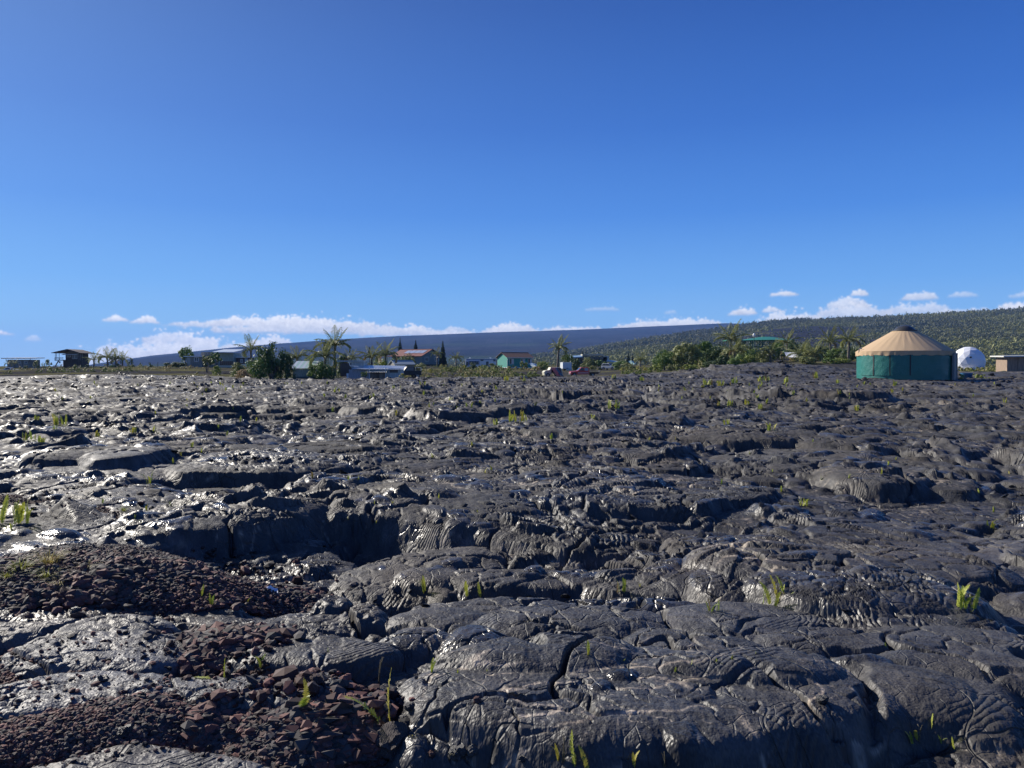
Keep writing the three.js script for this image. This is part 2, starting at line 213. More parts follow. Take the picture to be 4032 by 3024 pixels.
scatter(26000, NEAR - .6, R1 - 20, (x, z, r) => { const q = roughness(x, z), cl = fbm(x * .3 + 90, z * .3 + 8, 2); if (LR() > 0.02 + q * .42 + cl * 1.3) return; if (r < 10.5 && cinderDepth(x, z) > 0.02) return; const big = 0.75 + r / 60, a = (0.2 + LR() * LR() * 0.8) * big, b = a * (0.18 + LR() * 0.4), plate = LR() < .3 + q * .5; lobe(x, z, a, b, flow(x, z) + (LR() - .5) * 1.1, plate ? 0.025 + LR() * 0.07 : b * (0.2 + LR() * 0.35), { ride: plate ? .1 : .35 + LR() * .35, k: plate ? 3 + LR() * 5 : 1.1 + LR() * .9, f: plate ? .42 : .75, tx: (LR() - .5) * (plate ? .6 : .3) * (.3 + q), tz: (LR() - .4) * (plate ? .9 : .2) * (.3 + q), tone: 0.65 + LR() * .8, gloss: .25 + LR() * .5, rope: LR() < .5 ? 1.6 : 0, lam: .045 + LR() * .03 + r * .0012, wrinkle: LR() * .8, crack: plate ? .3 : .6 }); });
upTo = lobes.length;
scatter(20000, 4.2, 30, (x, z, r) => { const q = roughness(x, z), cl = fbm(x * 0.8 + 20, z * 0.8, 2); if (cl < (r < NEAR ? 0.3 : 0.1) || LR() > .25 + q || (r < NEAR && x < -.55)) return; if (r < 10.5 && cinderDepth(x, z) > 0.0) return; const a = (0.06 + LR() * LR() * 0.2) * (1 + r / 30), b = a * (0.3 + LR() * 0.5); lobe(x, z, a, b, flow(x, z) + (LR() - .5) * 2, b * (0.3 + LR() * .4), { ride: .4, k: 1 + LR() * .8, tone: 0.7 + LR() * .5, gloss: .12 + LR() * .36 }); });
console.log('lobes', lobes.length);
// the shape of the flow as a whole: height, the lobe on top and how near its edge
const B = { h: 0, id: -1, edge: 0, rubble: 0, cell: 0 };
function lavaBase(x, z) {
  const r = Math.hypot(x, z), m = macro(x, z), q = roughness(x, z);
  const w1x = noise(x * 1.1 + 9, z * 1.1), w1z = noise(x * 1.1, z * 1.1 + 33), w2x = noise(x * 4.1, z * 4.1 + 5), w2z = noise(x * 4.1 + 44, z * 4.1);
  const wx = x + w1x * 0.2 + w2x * 0.045, wz = z + w1z * 0.2 + w2z * 0.045;
  const cm = sst(.08, .26, fbm(x * .55 + 140, z * .55, 3) + (q - .5) * .25);            // clinker fills some of the hollows, crust the others
  worley(wx * 5.5, wz * 5.5); B.cell = WID;
  let best = m - 0.1 + 0.06 * (1 - sst(6.5, 8, r)) + cm * ((WID % 97) / 97 * 0.07 + (1 - W1) * 0.05) * (r < 7.4 && x < -.4 ? .35 : 1) + (1 - cm) * .09 * fbm(x * .9 + 18, z * .9 + 3, 3), id = -1, edge = 0;
  const c = grid.get(Math.floor(wx / CELL) + Math.floor(wz / CELL) * 4096);
  if (c) for (let n = 0; n < c.length; n++) {
    const l = lobes[c[n]], dx = wx - l.x, dz = wz - l.z, u = (dx * l.c + dz * l.s) / l.a, v = (-dx * l.s + dz * l.c) / l.b, qq = u * u + v * v;
    if (qq >= 1) continue;
    const y = l.base + l.H * Math.pow(1 - Math.pow(qq, l.k), l.f) + l.tx * u * l.a + l.tz * v * l.b;
    if (y > best) { best = y; id = c[n]; edge = qq; }
  }
  B.rubble = id < 0 ? cm : 0;
  if (id >= 0) {                                                    // crust broken to rubble here and there
    const br = sst(0.22, 0.38, fbm(x * 0.33 + 200, z * 0.33, 3) + (q - .5) * .3);
    if (br > 0 && r > 7.6) { const sc = r > 25 ? 2.4 : 3.6; worley(wx * sc, wz * sc); const fr = 1 - .55 * sst(16, 45, r), k1 = ((WID % 113) / 113 - .5) * 0.12 * fr, t1 = (WID % 13) - 6, t2 = (WID % 11) - 5, fx = wx * sc - Math.floor(wx * sc) - .5, fz = wz * sc - Math.floor(wz * sc) - .5; best += br * (k1 + (t1 * fx + t2 * fz) * 0.014 * fr); if (br > .5) { B.rubble = br; B.cell = WID; } }
    best += 0.05 * q * fbm(x * 1.7 + 12, z * 1.7 + 70, 2);
    if (r > 7) { const pm = sst(7, 8.5, r) * sst(-.12, .12, noise(x * .22 + 41, z * .22 + 17)); if (pm > 0) { const c1 = Math.cos(.5), s1 = Math.sin(.5), ux = (wx * c1 - wz * s1) * .95, uz = (wx * s1 + wz * c1) * 1.7; worley(ux, uz); const k = ((WID % 101) / 101 - .5), tx = ((WID % 17) / 17 - .5), tz = ((WID % 23) / 23 - .5), fx = ux - Math.floor(ux) - .5, fz = uz - Math.floor(uz) - .5; best += pm * (k * .075 + (tx * fx + tz * fz) * .09) * (1 - .3 * sst(25, 60, r)); if (W2 - W1 < .05) best -= pm * .05 * (1 - (W2 - W1) / .05); } }
  }
  B.h = best; B.id = id; B.edge = edge; return best;
}
// what lies on it: ropes, wrinkles, cracks, stains and cinder
const SHEET = { tone: .85, gloss: .48, rope: 0, wrinkle: .5, crack: .8, stain: .1 }, L = { h: 0, tone: 1, gloss: .5, cinder: 0, stain: 0 };
function lavaDetail(x, z, h, id, edge, rubble, cell) {
  const r = Math.hypot(x, z);
  L.tone = 0.5 + 0.35 * ((cell % 31) / 31); L.gloss = .55; L.stain = 0; L.cinder = 0;
  if (id >= 0 || rubble < .5) {
    const l = id >= 0 ? lobes[id] : SHEET; L.tone = l.tone; L.gloss = l.gloss;
    if (rubble > .5) { L.gloss = .38 + (cell % 7) * .06; L.tone = .6 + (cell % 19) / 19 * .8; }
    const inn = 1 - sst(0.55, 0.98, edge), n1 = noise(x * 4.1, z * 4.1 + 5), wx = x + noise(x * 1.1 + 9, z * 1.1) * .2 + n1 * .045, wz = z + noise(x * 1.1, z * 1.1 + 33) * .2 + noise(x * 4.1 + 44, z * 4.1) * .045;
    if (l.rope > 0) {
      const dx = wx - l.x, dz = wz - l.z, u = (dx * l.c + dz * l.s), v = (-dx * l.s + dz * l.c), n2 = noise(x * 2.3 + 70, z * 2.3) * 1.1 + noise(x * 6 + 2, z * 6) * .35;
      const ph = (Math.hypot(u - l.ru * l.a, v * 0.75) + n2 * 0.26) / (l.lam * (1 + .35 * noise(x * .8 + 33, z * .8))), s = Math.abs(Math.sin(ph * Math.PI)), msk = sst(-.3, .2, noise(x * 1.3 + 15, z * 1.3 + 3) + .12) * (1 - sst(l.rope > 1.5 ? .8 : .5, l.rope > 1.5 ? 1 : .85, edge));
      h += l.rope * (.6 + .8 * noise(x * 3.3, z * 3.3 + 60)) * msk * l.lam * 0.5 * (Math.pow(s, 0.7) - 0.6); L.gloss = mixv(L.gloss, .35, msk * .6);
    }
    if (l.wrinkle > 0) h += l.wrinkle * 0.016 * (1 - Math.abs(noise(x * 7 + noise(x * 2, z * 2) * 2, z * 13)) * 3);
    if (l.crack > 0 && r < 60) {
      const sc = 0.9; worley(wx * sc + noise(x * 3, z * 3) * .22, wz * sc + noise(x * 3 + 8, z * 3) * .22);
      const e = (W2 - W1), on = sst(-0.12, 0.14, noise(x * .7 + 60, z * .7 + 21)), wd = (0.02 + 0.022 * on) * (1 + r / 14);
      if (e < wd) h -= l.crack * on * 0.075 * (1 + r / 16) * (1 - e / wd);
      worley(wx * 3.1 + noise(x * 9, z * 9) * .3, wz * 3.1 + 17); const e2 = W2 - W1, on2 = sst(-.12 - .1 * (r < 9), .16, noise(x * 1.3 + 7, z * 1.3 + 51));
      const w2 = .06 * (1 + r / 20); if (e2 < w2) h -= l.crack * on2 * 0.026 * (1 + r / 18) * (1 - e2 / w2);
    }
    if (l.stain > 0) { const t = Math.min(Math.abs(noise(x * 1.5 + 5 + noise(x * 4, z * 4) * .6, z * 3.2 + 11)), 1.6 * Math.abs(noise(x * 5.1 + noise(x * 9, z * 9) * .5, z * 6.3 + 3)) + .02); L.stain = (.4 + l.stain) * sst(0.06, 0.0, t) * sst(-.2, .15, noise(x * .8 + 2, z * .8 + 90)) * inn; }
  }
  h += 0.016 * fbm(x * 8.3, z * 8.3, 2) + 0.006 * noise(x * 31, z * 31) * (r < 16 ? 1 : 0) + (r > 16 ? 0.03 * sst(16, 40, r) * fbm(x * 2.9 + 3, z * 2.9, 2) : 0);
  if (r < 24 && x < 0.2) {
    const cd = macro(x, z) + cinderDepth(x, z) + 0.03 * fbm(x * 1.4, z * 1.4 + 5, 3) + 0.012 * fbm(x * 11, z * 11, 2);
    if (cd > h) { L.cinder = sst(0, 0.025, cd - h); h = cd; L.gloss = .85; L.stain = 0; }
  }
  return L.h = h;
}

// textures of the crust: fine relief, grain, and a scale of gloss
function dataTex(w, h, fn, srgb = false) {
  const d = new Uint8Array(w * h * 4); for (let j = 0; j < h; j++) for (let i = 0; i < w; i++) { const c = fn(i, j, w), o = (j * w + i) * 4; d[o] = c[0] * 255; d[o + 1] = c[1] * 255; d[o + 2] = c[2] * 255; d[o + 3] = 255; }
  const t = new THREE.DataTexture(d, w, h); t.wrapS = t.wrapT = THREE.RepeatWrapping; t.magFilter = THREE.LinearFilter; t.minFilter = THREE.LinearMipmapLinearFilter; t.generateMipmaps = true; if (srgb) t.colorSpace = THREE.SRGBColorSpace; t.needsUpdate = true; return t;
}
const crustBump = dataTex(1536, 1536, (i, j, w) => {               // 4.8 m of crust: small toes, fine ropes, shrinkage cracks, vesicles
  const u = i / w, v = j / w, p1 = noise(u * 7, v * 7, 7), p2 = noise(u * 5 + 2, v * 5, 5), wa = noise(u * 16, v * 16, 16), wb = noise(u * 16, v * 16 + 7, 16);
  let n = 0.42 + 0.34 * fbm(u * 24, v * 24, 4, 24);
  const toes = sst(-.02, .16, p1); if (toes > 0) { worley(u * 20 + wa * .7, v * 20 + wb * .7, 20); n += toes * (.26 * Math.sqrt(Math.max(0, 1 - W1 * W1 * 1.1)) - .12); }
  const ropes = sst(.02, .2, -p1) * sst(-.2, .1, p2); if (ropes > 0) { const ph = 40 * u + 64 * v + 5.5 * noise(u * 9, v * 9, 9) + 1.6 * wa; n += ropes * .22 * (Math.pow(Math.abs(Math.sin(ph * Math.PI)), .7) - .6); }
  worley(u * 11 + wa * .5, v * 11 + wb * .5, 11); let e = W2 - W1; if (e < .045) n -= .5 * (1 - e / .045) * sst(-.1, .1, p2);
  worley(u * 38 + wa, v * 38 + wb, 38); e = W2 - W1; if (e < .07) n -= .2 * (1 - e / .07) * sst(-.05, .2, wb);
  n += .07 * noise(u * 256, v * 256, 256) + .05 * noise(u * 512, v * 512, 512); n = clamp(n); return [n, n, n];
});
const crustGrain = dataTex(1024, 1024, (i, j, w) => {
  const u = i / w, v = j / w; let n = 0.72 + 0.42 * fbm(u * 10, v * 10, 6, 10); const t = Math.abs(noise(u * 22 + noise(u * 9, v * 9, 9), v * 34, 34)); const sc = sst(.05, 0, t) * sst(.05, .3, noise(u * 7, v * 7 + 5, 7)); n += .22 * sc + .14 * noise(u * 200, v * 200, 200); n = clamp(n);
  const b = 0.02 * noise(u * 5, v * 5, 5); return [clamp(n + b), n, clamp(n - b + .015)];
}, true);
crustGrain.repeat.set(1.9, 1.9);
const glossScale = dataTex(64, 4, (i) => { const g = (i + .5) / 64; return [g, g, g]; }); glossScale.wrapS = glossScale.wrapT = THREE.ClampToEdgeWrapping; glossScale.channel = 1;
const crustMat = new THREE.MeshPhysicalMaterial({ color: 0xffffff, vertexColors: true, map: crustGrain, bumpMap: crustBump, bumpScale: 0.042, roughness: 1, roughnessMap: glossScale, metalness: 0, specularIntensity: 0.62, side: THREE.DoubleSide });
crustMat.name = 'lava_crust';

const TAN = [0.40, 0.335, 0.25], RED = [0.085, 0.034, 0.027];
let groundAt, cinderAt, clinkAt;
const LAVA_TONE = 0.050;
{
  const na = 910, radii = []; let r = R0;
  while (r < R1) { radii.push(r); r += Math.min(r * r / (EYE * 769) * 0.92, (r < 35 ? 0.0028 : 0.0056) * r); }
  const nr = radii.length, pos = new Float32Array(na * nr * 3), colr = new Float32Array(na * nr * 3), uv = new Float32Array(na * nr * 2), uv1 = new Float32Array(na * nr * 2);
  console.log('lava grid', na, nr, na * nr * 2);
  // finer steps inside the field of view
  const azs = []; for (let i = 0; i < na; i++) { const t = i / (na - 1) * 2 - 1; azs.push(AZ * (0.72 * t + 0.28 * t * t * t)); }
  const cins = new Uint8Array(na * nr), hh = new Float32Array(na * nr), ids = new Int32Array(na * nr), edges = new Float32Array(na * nr), rub = new Float32Array(na * nr), cells = new Uint16Array(na * nr);
  for (let j = 0; j < nr; j++) for (let i = 0; i < na; i++) { const k = j * na + i; hh[k] = lavaBase(Math.sin(azs[i]) * radii[j], -Math.cos(azs[i]) * radii[j]); ids[k] = B.id; edges[k] = B.edge; rub[k] = B.rubble; cells[k] = B.cell; }
  // talus: nothing stands steeper than lava does
  const SL = 1.25, raw = hh.slice();
  for (let pass = 0; pass < 2; pass++) {
    for (let j = 1; j < nr; j++) { const d = (radii[j] - radii[j - 1]) * SL; for (let i = 0; i < na; i++) { const k = j * na + i, v = hh[k - na] - d; if (v > hh[k]) hh[k] = v; } }
    for (let j = nr - 2; j >= 0; j--) { const d = (radii[j + 1] - radii[j]) * SL * 1.25; for (let i = 0; i < na; i++) { const k = j * na + i, v = hh[k + na] - d; if (v > hh[k]) hh[k] = v; } }
    for (let j = 0; j < nr; j++) { for (let i = 1; i < na; i++) { const k = j * na + i, v = hh[k - 1] - (azs[i] - azs[i - 1]) * radii[j] * SL; if (v > hh[k]) hh[k] = v; } for (let i = na - 2; i >= 0; i--) { const k = j * na + i, v = hh[k + 1] - (azs[i + 1] - azs[i]) * radii[j] * SL; if (v > hh[k]) hh[k] = v; } }
  }
  // loose talus evens itself out
  const even = new Float32Array(na * nr);
  for (let it = 0; it < 5; it++) {
    even.set(hh);
    for (let j = 1; j < nr - 1; j++) for (let i = 3; i < na - 3; i++) { const k = j * na + i, f = hh[k] - raw[k]; if (f < .004) continue; const av = (hh[k - 1] + hh[k + 1] + hh[k - 2] + hh[k + 2] + hh[k - 3] + hh[k + 3] + hh[k - na] + hh[k + na] + hh[k]) / 9; even[k] = mixv(hh[k], av, clamp(f / .02)); }
    hh.set(even);
  }
  for (let j = 0; j < nr; j++) for (let i = 0; i < na; i++) {
    const az = azs[i], x = Math.sin(az) * radii[j], z = -Math.cos(az) * radii[j], k = j * na + i, rad = radii[j];
    let y = lavaDetail(x, z, hh[k], ids[k], edges[k], rub[k], cells[k]); y -= sst(R1 - 8, R1, rad) * 0.5;
    pos[k * 3] = x; pos[k * 3 + 1] = y; pos[k * 3 + 2] = z;
    const patch = 1 + 0.35 * fbm(x * .45 + 8, z * .45, 3), warm = 0.5 + noise(x * .3 + 4, z * .3 + 40), cin = L.cinder; cins[k] = cin * 255;
    const t = LAVA_TONE * L.tone * patch; let cr = t * mixv(0.99, 1.10, warm), cg = t * 1.0, cb = t * mixv(1.0, 0.86, warm); { const w = .3 * sst(.12, .4, fbm(x * .8 + 71, z * .8 + 13, 3)); cr *= 1 + .25 * w; cb *= 1 - .3 * w; }
    const st = L.stain * (0.6 + 1.1 * noise(x * 23, z * 23)); if (st > 0) { const s = Math.min(.85, st * 1.1); cr = mixv(cr, TAN[0], s); cg = mixv(cg, TAN[1], s); cb = mixv(cb, TAN[2], s); }
    if (cin > 0) { const red = sst(-.2, .3, fbm(x * .55 + 31, z * .55 + 4, 3) + .08), g = 0.75 + .6 * noise(x * 23, z * 23); cr = mixv(cr, mixv(.040, RED[0], red) * g, cin); cg = mixv(cg, mixv(.037, RED[1], red) * g, cin); cb = mixv(cb, mixv(.037, RED[2], red) * g, cin); }
    colr[k * 3] = cr / .5; colr[k * 3 + 1] = cg / .5; colr[k * 3 + 2] = cb / .5;
    uv[k * 2] = x / 4.8; uv[k * 2 + 1] = z / 4.8; uv1[k * 2] = clamp(L.gloss + .07 + .12 * sst(9, 26, rad) + .12 * noise(x * 2.1, z * 2.1 + 9), .08, .95); uv1[k * 2 + 1] = .5;
  }
  const idx = new Uint32Array((na - 1) * (nr - 1) * 6); let o = 0;
  for (let j = 0; j < nr - 1; j++) for (let i = 0; i < na - 1; i++) { const a = j * na + i, b = a + 1, c = a + na, d = c + 1; idx[o++] = a; idx[o++] = b; idx[o++] = c; idx[o++] = b; idx[o++] = d; idx[o++] = c; }
  const g = new THREE.BufferGeometry(); g.setAttribute('position', new THREE.BufferAttribute(pos, 3)); g.setAttribute('color', new THREE.BufferAttribute(colr, 3)); g.setAttribute('uv', new THREE.BufferAttribute(uv, 2)); g.setAttribute('uv1', new THREE.BufferAttribute(uv1, 2)); g.setIndex(new THREE.BufferAttribute(idx, 1)); g.computeVertexNormals();
  const m = shade(new THREE.Mesh(g, crustMat)); m.name = 'lava_field';
  const find = (a, v) => { let lo = 0, hi = a.length - 1; while (hi - lo > 1) { const mid = (lo + hi) >> 1; if (a[mid] <= v) lo = mid; else hi = mid; } return lo; };
  groundAt = (x, z) => { const r = Math.hypot(x, z), az = Math.atan2(x, -z); if (r > R1 - 4 || r < R0 || Math.abs(az) > AZ) return macro(x, z); const i = find(azs, az), j = find(radii, r), u = clamp((az - azs[i]) / (azs[i + 1] - azs[i])), v = clamp((r - radii[j]) / (radii[j + 1] - radii[j])), k = (j * na + i) * 3 + 1; return mixv(mixv(pos[k], pos[k + 3], u), mixv(pos[k + na * 3], pos[k + na * 3 + 3], u), v); };
  cinderAt = (x, z) => { const i = find(azs, Math.atan2(x, -z)), j = find(radii, Math.hypot(x, z)); return cins[j * na + i] / 255; };
  clinkAt = (x, z) => { const i = find(azs, Math.atan2(x, -z)), j = find(radii, Math.hypot(x, z)); return rub[j * na + i]; }; m.userData = { kind: 'structure', label: 'dark grey ropy lava field filling the whole foreground' }; scene.add(m);
}
console.log('lava done');

// where the line of sight through a point of the picture first meets the ground
function hit(px, py) { const v = ray(px, py); let last = 3.35; for (let d = 3.35; d < 112; d *= 1.004) { const k = d / -v.z, x = v.x * k, z = -d, y = EYE + v.y * k; if (y <= groundAt(x, z)) { const e = Math.max(3.4, (d + last) / 2), q = e / -v.z; return new THREE.Vector3(v.x * q, groundAt(v.x * q, -e), -e); } last = d; } return at(px, py, 100); }
// ---------------------------------------------------------------- stones
function rockGeo(seed, detail, flat = 0.7, rough = 0.35) {
  const r = rng(seed), g = mergeVertices(new THREE.IcosahedronGeometry(1, detail).deleteAttribute('uv').deleteAttribute('normal'), 1e-3), p = g.attributes.position, ox = r() * 50, planes = [];
  for (let i = 0; i < 7; i++) { const n = new THREE.Vector3(r() - .5, r() - .5, r() - .5).normalize(); planes.push([n, 0.62 + r() * 0.3]); }
  const v = new THREE.Vector3();
  for (let i = 0; i < p.count; i++) {
    v.fromBufferAttribute(p, i);
    for (const [n, d] of planes) { const t = v.dot(n) - d; if (t > 0) v.addScaledVector(n, -t); }
    const k = 1 + rough * (noise(v.x * 1.6 + ox, v.y * 1.6 + v.z * 1.3) + 0.5 * noise(v.x * 4 + ox, v.y * 4 - v.z * 3.1) + (detail > 1 ? .35 * noise(v.x * 9 + ox, v.y * 9 - v.z * 8.3) + .2 * noise(v.x * 17 - v.z * 14, v.y * 17 + ox) : 0)) + (r() - .5) * rough * (detail > 1 ? .1 : .25);
    p.setXYZ(i, v.x * k, v.y * k * flat, v.z * k);
  }
  if (detail > 1) { g.computeVertexNormals(); return toCreasedNormals(g, .6); } const out = g.toNonIndexed(); out.computeVertexNormals(); return out;
}
const stoneBump = dataTex(256, 256, (i, j, w) => { const n = clamp(.5 + .6 * fbm(i / w * 14, j / w * 14, 4, 14)); return [n, n, n]; });
function withUV(g, s = 1) { const p = g.attributes.position, u = new Float32Array(p.count * 2); for (let i = 0; i < p.count; i++) { u[i * 2] = (p.getX(i) + p.getZ(i) * .6) * s; u[i * 2 + 1] = (p.getY(i) + p.getZ(i) * .5) * s; } g.setAttribute('uv', new THREE.BufferAttribute(u, 2)); return g; }
const cinderMats = [std(.085, .034, .026, .85, { bumpMap: stoneBump, bumpScale: .01 }), std(.055, .028, .024, .85, { bumpMap: stoneBump, bumpScale: .01 }), std(.034, .031, .031, .75, { bumpMap: stoneBump, bumpScale: .01 }), std(.12, .055, .045, .85, { bumpMap: stoneBump, bumpScale: .01 })];
const brownRock = std(.058, .046, .042, .85, { bumpMap: stoneBump, bumpScale: .02 }), basaltMats = [std(.045, .045, .047, .55, { bumpMap: stoneBump, bumpScale: .008 }), std(.032, .032, .034, .5, { bumpMap: stoneBump, bumpScale: .008 }), std(.07, .068, .066, .6, { bumpMap: stoneBump, bumpScale: .008 })];
const bigRocks = [1, 2, 3, 4, 5, 6].map((k) => withUV(rockGeo(100 + k, 4, 0.75, 0.5), 1.3)), midRocks = [1, 2, 3, 4, 5, 6].map((k) => withUV(rockGeo(200 + k, 2, 0.7, 0.5), 1.2)), smallRocks = [1, 2, 3, 4].map((k) => rockGeo(300 + k, 0, 0.75, 0.35)), shards = [1, 2, 3, 4].map((k) => rockGeo(350 + k, 0, 0.32, 0.4));
{
  // cinder gravel and clinker: far too many to count
  const q = rng(91), M = new THREE.Matrix4(), Q = new THREE.Quaternion(), E = new THREE.Euler(), P = new THREE.Vector3(), S = new THREE.Vector3(), C = new THREE.Color();
  const white = std(1, 1, 1, .8);
  const gravel = smallRocks.map(() => []), clink = shards.map(() => []);
  for (let n = 0; n < 760000; n++) {
    const t = q(), r = 3.9 / (1 - t * 0.78), az = -0.66 + q() * 0.74, x = Math.sin(az) * r, z = -Math.cos(az) * r;
    if (x > 0.1 || r > 19) continue;
    const c = cinderAt(x, z), dp = cinderDepth(x, z), stray = dp > -.2 && q() < (dp > -.06 ? .022 : .006); if (c < .5 && !stray) continue;
    let k = 1; for (const f of CINDER) { const dx = x - f.x, dz = z - f.z, u = dx / f.rx, v = dz / f.rz; if (u * u + v * v < 1.3) { k = f.k; if (f.k > 1.5) break; } }
    const coarse = sst(-.1, .35, fbm(x * .9 + 77, z * .9, 2) + (k - 1) * .25), s = (0.0036 + q() ** 5 * (0.016 + 0.034 * coarse)) * (0.7 + .5 * k) * (r > 7 ? 1.35 : 1);
    const red = sst(-.2, .3, fbm(x * .55 + 31, z * .55 + 4, 3) + .04 + (q() - .5) * .9), b = .4 + q() * 1.2;
    gravel[n % 4].push([x, groundAt(x, z) + s * .3, z, s, mixv(.038, .105, red) * b, mixv(.033, .040, red) * b, mixv(.033, .032, red) * b]);
  }
  for (let n = 0; n < 330000; n++) {
    const r = Math.sqrt(mixv(6.8 ** 2, 95 ** 2, q() ** 1.1)), az = (q() * 2 - 1) * .7, x = Math.sin(az) * r, z = -Math.cos(az) * r, cl = clinkAt(x, z), keep = cl > .55 ? .3 : 0.008;
    if (q() > keep) continue; if (r < 20 && cinderAt(x, z) > .3) continue;
    const s = (0.02 + q() * q() * 0.075) * (0.8 + r / 46), b = .5 + q() * 1.0; clink[n % 4].push([x, groundAt(x, z) + s * .2, z, s, .034 * b, .034 * b, .035 * b]);
  }
  const build = (list, geos, name, label, mat) => list.forEach((a, k) => { const m = new THREE.InstancedMesh(geos[k], mat, a.length); m.name = numbered(name); shade(m); a.forEach(([x, y, z, s, r, g, b], i) => { E.set((q() - .5) * 1.4, q() * 6.28, (q() - .5) * 1.4); M.compose(P.set(x, y, z), Q.setFromEuler(E), S.set(s * (.8 + q() * .6), s * (.7 + q() * .4), s * (.8 + q() * .5))); m.setMatrixAt(i, M); m.setColorAt(i, C.setRGB(r, g, b)); }); m.userData = { kind: 'stuff', label, category: 'gravel' }; scene.add(m); });
  build(gravel, smallRocks, 'cinder_gravel', 'red and black cinder gravel spread over the lava at left', white);
  build(clink, shards, 'lava_rubble', 'broken black lava shards strewn over the flow', phys(1, 1, 1, .5, { specularIntensity: .6 }));
  console.log('gravel', gravel.map((a) => a.length).join(), clink.map((a) => a.length).join());
}
function rock(px, py, w, geo, mat, label, group, sink = .25, turn = 0, yo = 0.05) {
  const p = hit(px, py), s = w / FOCAL * -p.z / 2, m = solo('lava_rock', geo, mat, label, 'rock', group);
  m.position.set(p.x, groundAt(p.x, p.z) + s * (.75 - sink) * .8, p.z); m.scale.set(s, s, s * .9); m.rotation.set(0, turn, 0.05); return m;
}
rock(1545, 2960, 200, bigRocks[0], brownRock, 'largest grey brown block of lava at the bottom edge', null, .3, .4).scale.y *= .9;
rock(1880, 2765, 36, bigRocks[1], cinderMats[3], 'small brick red stone lodged in a hollow between grey lava lobes', null, .2, 1);
rock(1700, 2982, 34, bigRocks[2], cinderMats[3], 'small reddish stone on the floor right of the largest block', null, .2, 2);
rock(1800, 2975, 70, bigRocks[3], basaltMats[0], 'dark angular lava stone under the rounded front of the foreground mound', null, .2, .5);
rock(1860, 2978, 50, bigRocks[4], basaltMats[2], 'pale grey angular stone beside a dark one under the foreground mound', null, .2, 1.5);
rock(2058, 2996, 34, bigRocks[5], basaltMats[0], 'lone small pebble on the flat lava at the bottom edge', null, .2, .5);
rock(1612, 2795, 46, bigRocks[2], basaltMats[2], 'smooth grey stone wedged beside the pair of tall ferns', null, .2, .8);
rock(1590, 2840, 40, bigRocks[1], basaltMats[2], 'flat grey stone just below the wedged stone by the tall ferns', null, .2, .2);
rock(1570, 2915, 64, bigRocks[4], basaltMats[0], 'greenish black angular stone on top of the largest block', null, .1, .3);
rock(490, 2886, 60, bigRocks[3], basaltMats[1], 'single black lump of lava lying on the red cinder bed', null, .2, .9);
rock(405, 2682, 42, bigRocks[5], basaltMats[1], 'black stone at the edge of the silvery slab left of the cinder', null, .2, .1);
rock(298, 2412, 40, bigRocks[1], basaltMats[1], 'isolated dark lump on the smooth red cinder slope', null, .2, .6);
rock(3240, 2768, 52, bigRocks[2], basaltMats[1], 'dark stone lying alone on the broad slab at lower right', null, .25, .3);
rock(1120, 2870, 66, bigRocks[0], cinderMats[1], 'dark red clinker just below the bright two frond fern', null, .3, .2);
rock(1200, 2905, 58, bigRocks[2], cinderMats[3], 'rusty pink rounded clinker in the middle of the red stone pile', null, .3, 1.2);
rock(1140, 2930, 62, bigRocks[3], cinderMats[3], 'pinkish red broad clinker at the front of the red stone pile', null, .3, 2.2);
rock(1310, 2930, 80, bigRocks[4], cinderMats[0], 'tall dark red clinker at the right end of the red stone pile', null, .3, .7);
rock(1385, 2860, 90, bigRocks[5], cinderMats[2], 'black brown rough lump between the red pile and the tall ferns', null, .3, .1);
rock(1235, 2700, 66, bigRocks[1], cinderMats[1], 'lone dark brown clinker on the silvery slab above the bright fern', null, .2, .5);
{
  const q = rng(17);
  for (let i = 0; i < 120; i++) { const a = q(), px = 980 + a * 440 + (q() - .5) * 120, py = 2800 + q() * 150, w = 22 + q() * q() * 44; rock(px, py, w, (w > 40 ? bigRocks : midRocks)[Math.floor(q() * 6)], cinderMats[Math.floor(q() * 4)], 'red brown clinker stone in the coarse pile left of the tall ferns', 'stones of the red clinker pile', .3, q() * 6).rotation.x = (q() - .5) * .8; }
  for (let i = 0; i < 80; i++) { const px = 640 + q() * 420, py = 2530 + q() * 140, w = 18 + q() * q() * 30; rock(px, py, w, midRocks[Math.floor(q() * 6)], cinderMats[Math.floor(q() * 3)], 'dark red clinker in the heap between the silvery slabs', 'stones of the upper clinker heap', .3, q() * 6).rotation.x = (q() - .5) * .8; }
  for (let i = 0; i < 70; i++) { const px = 620 + q() * 420, py = 2150 + q() * 260, w = 14 + q() * q() * 24; rock(px, py, w, midRocks[Math.floor(q() * 6)], cinderMats[1 + Math.floor(q() * 2)], 'black brown cinder lump on the slope into the dark pit', 'lumps on the cinder slope', .3, q() * 6); }
}
console.log('stones done');

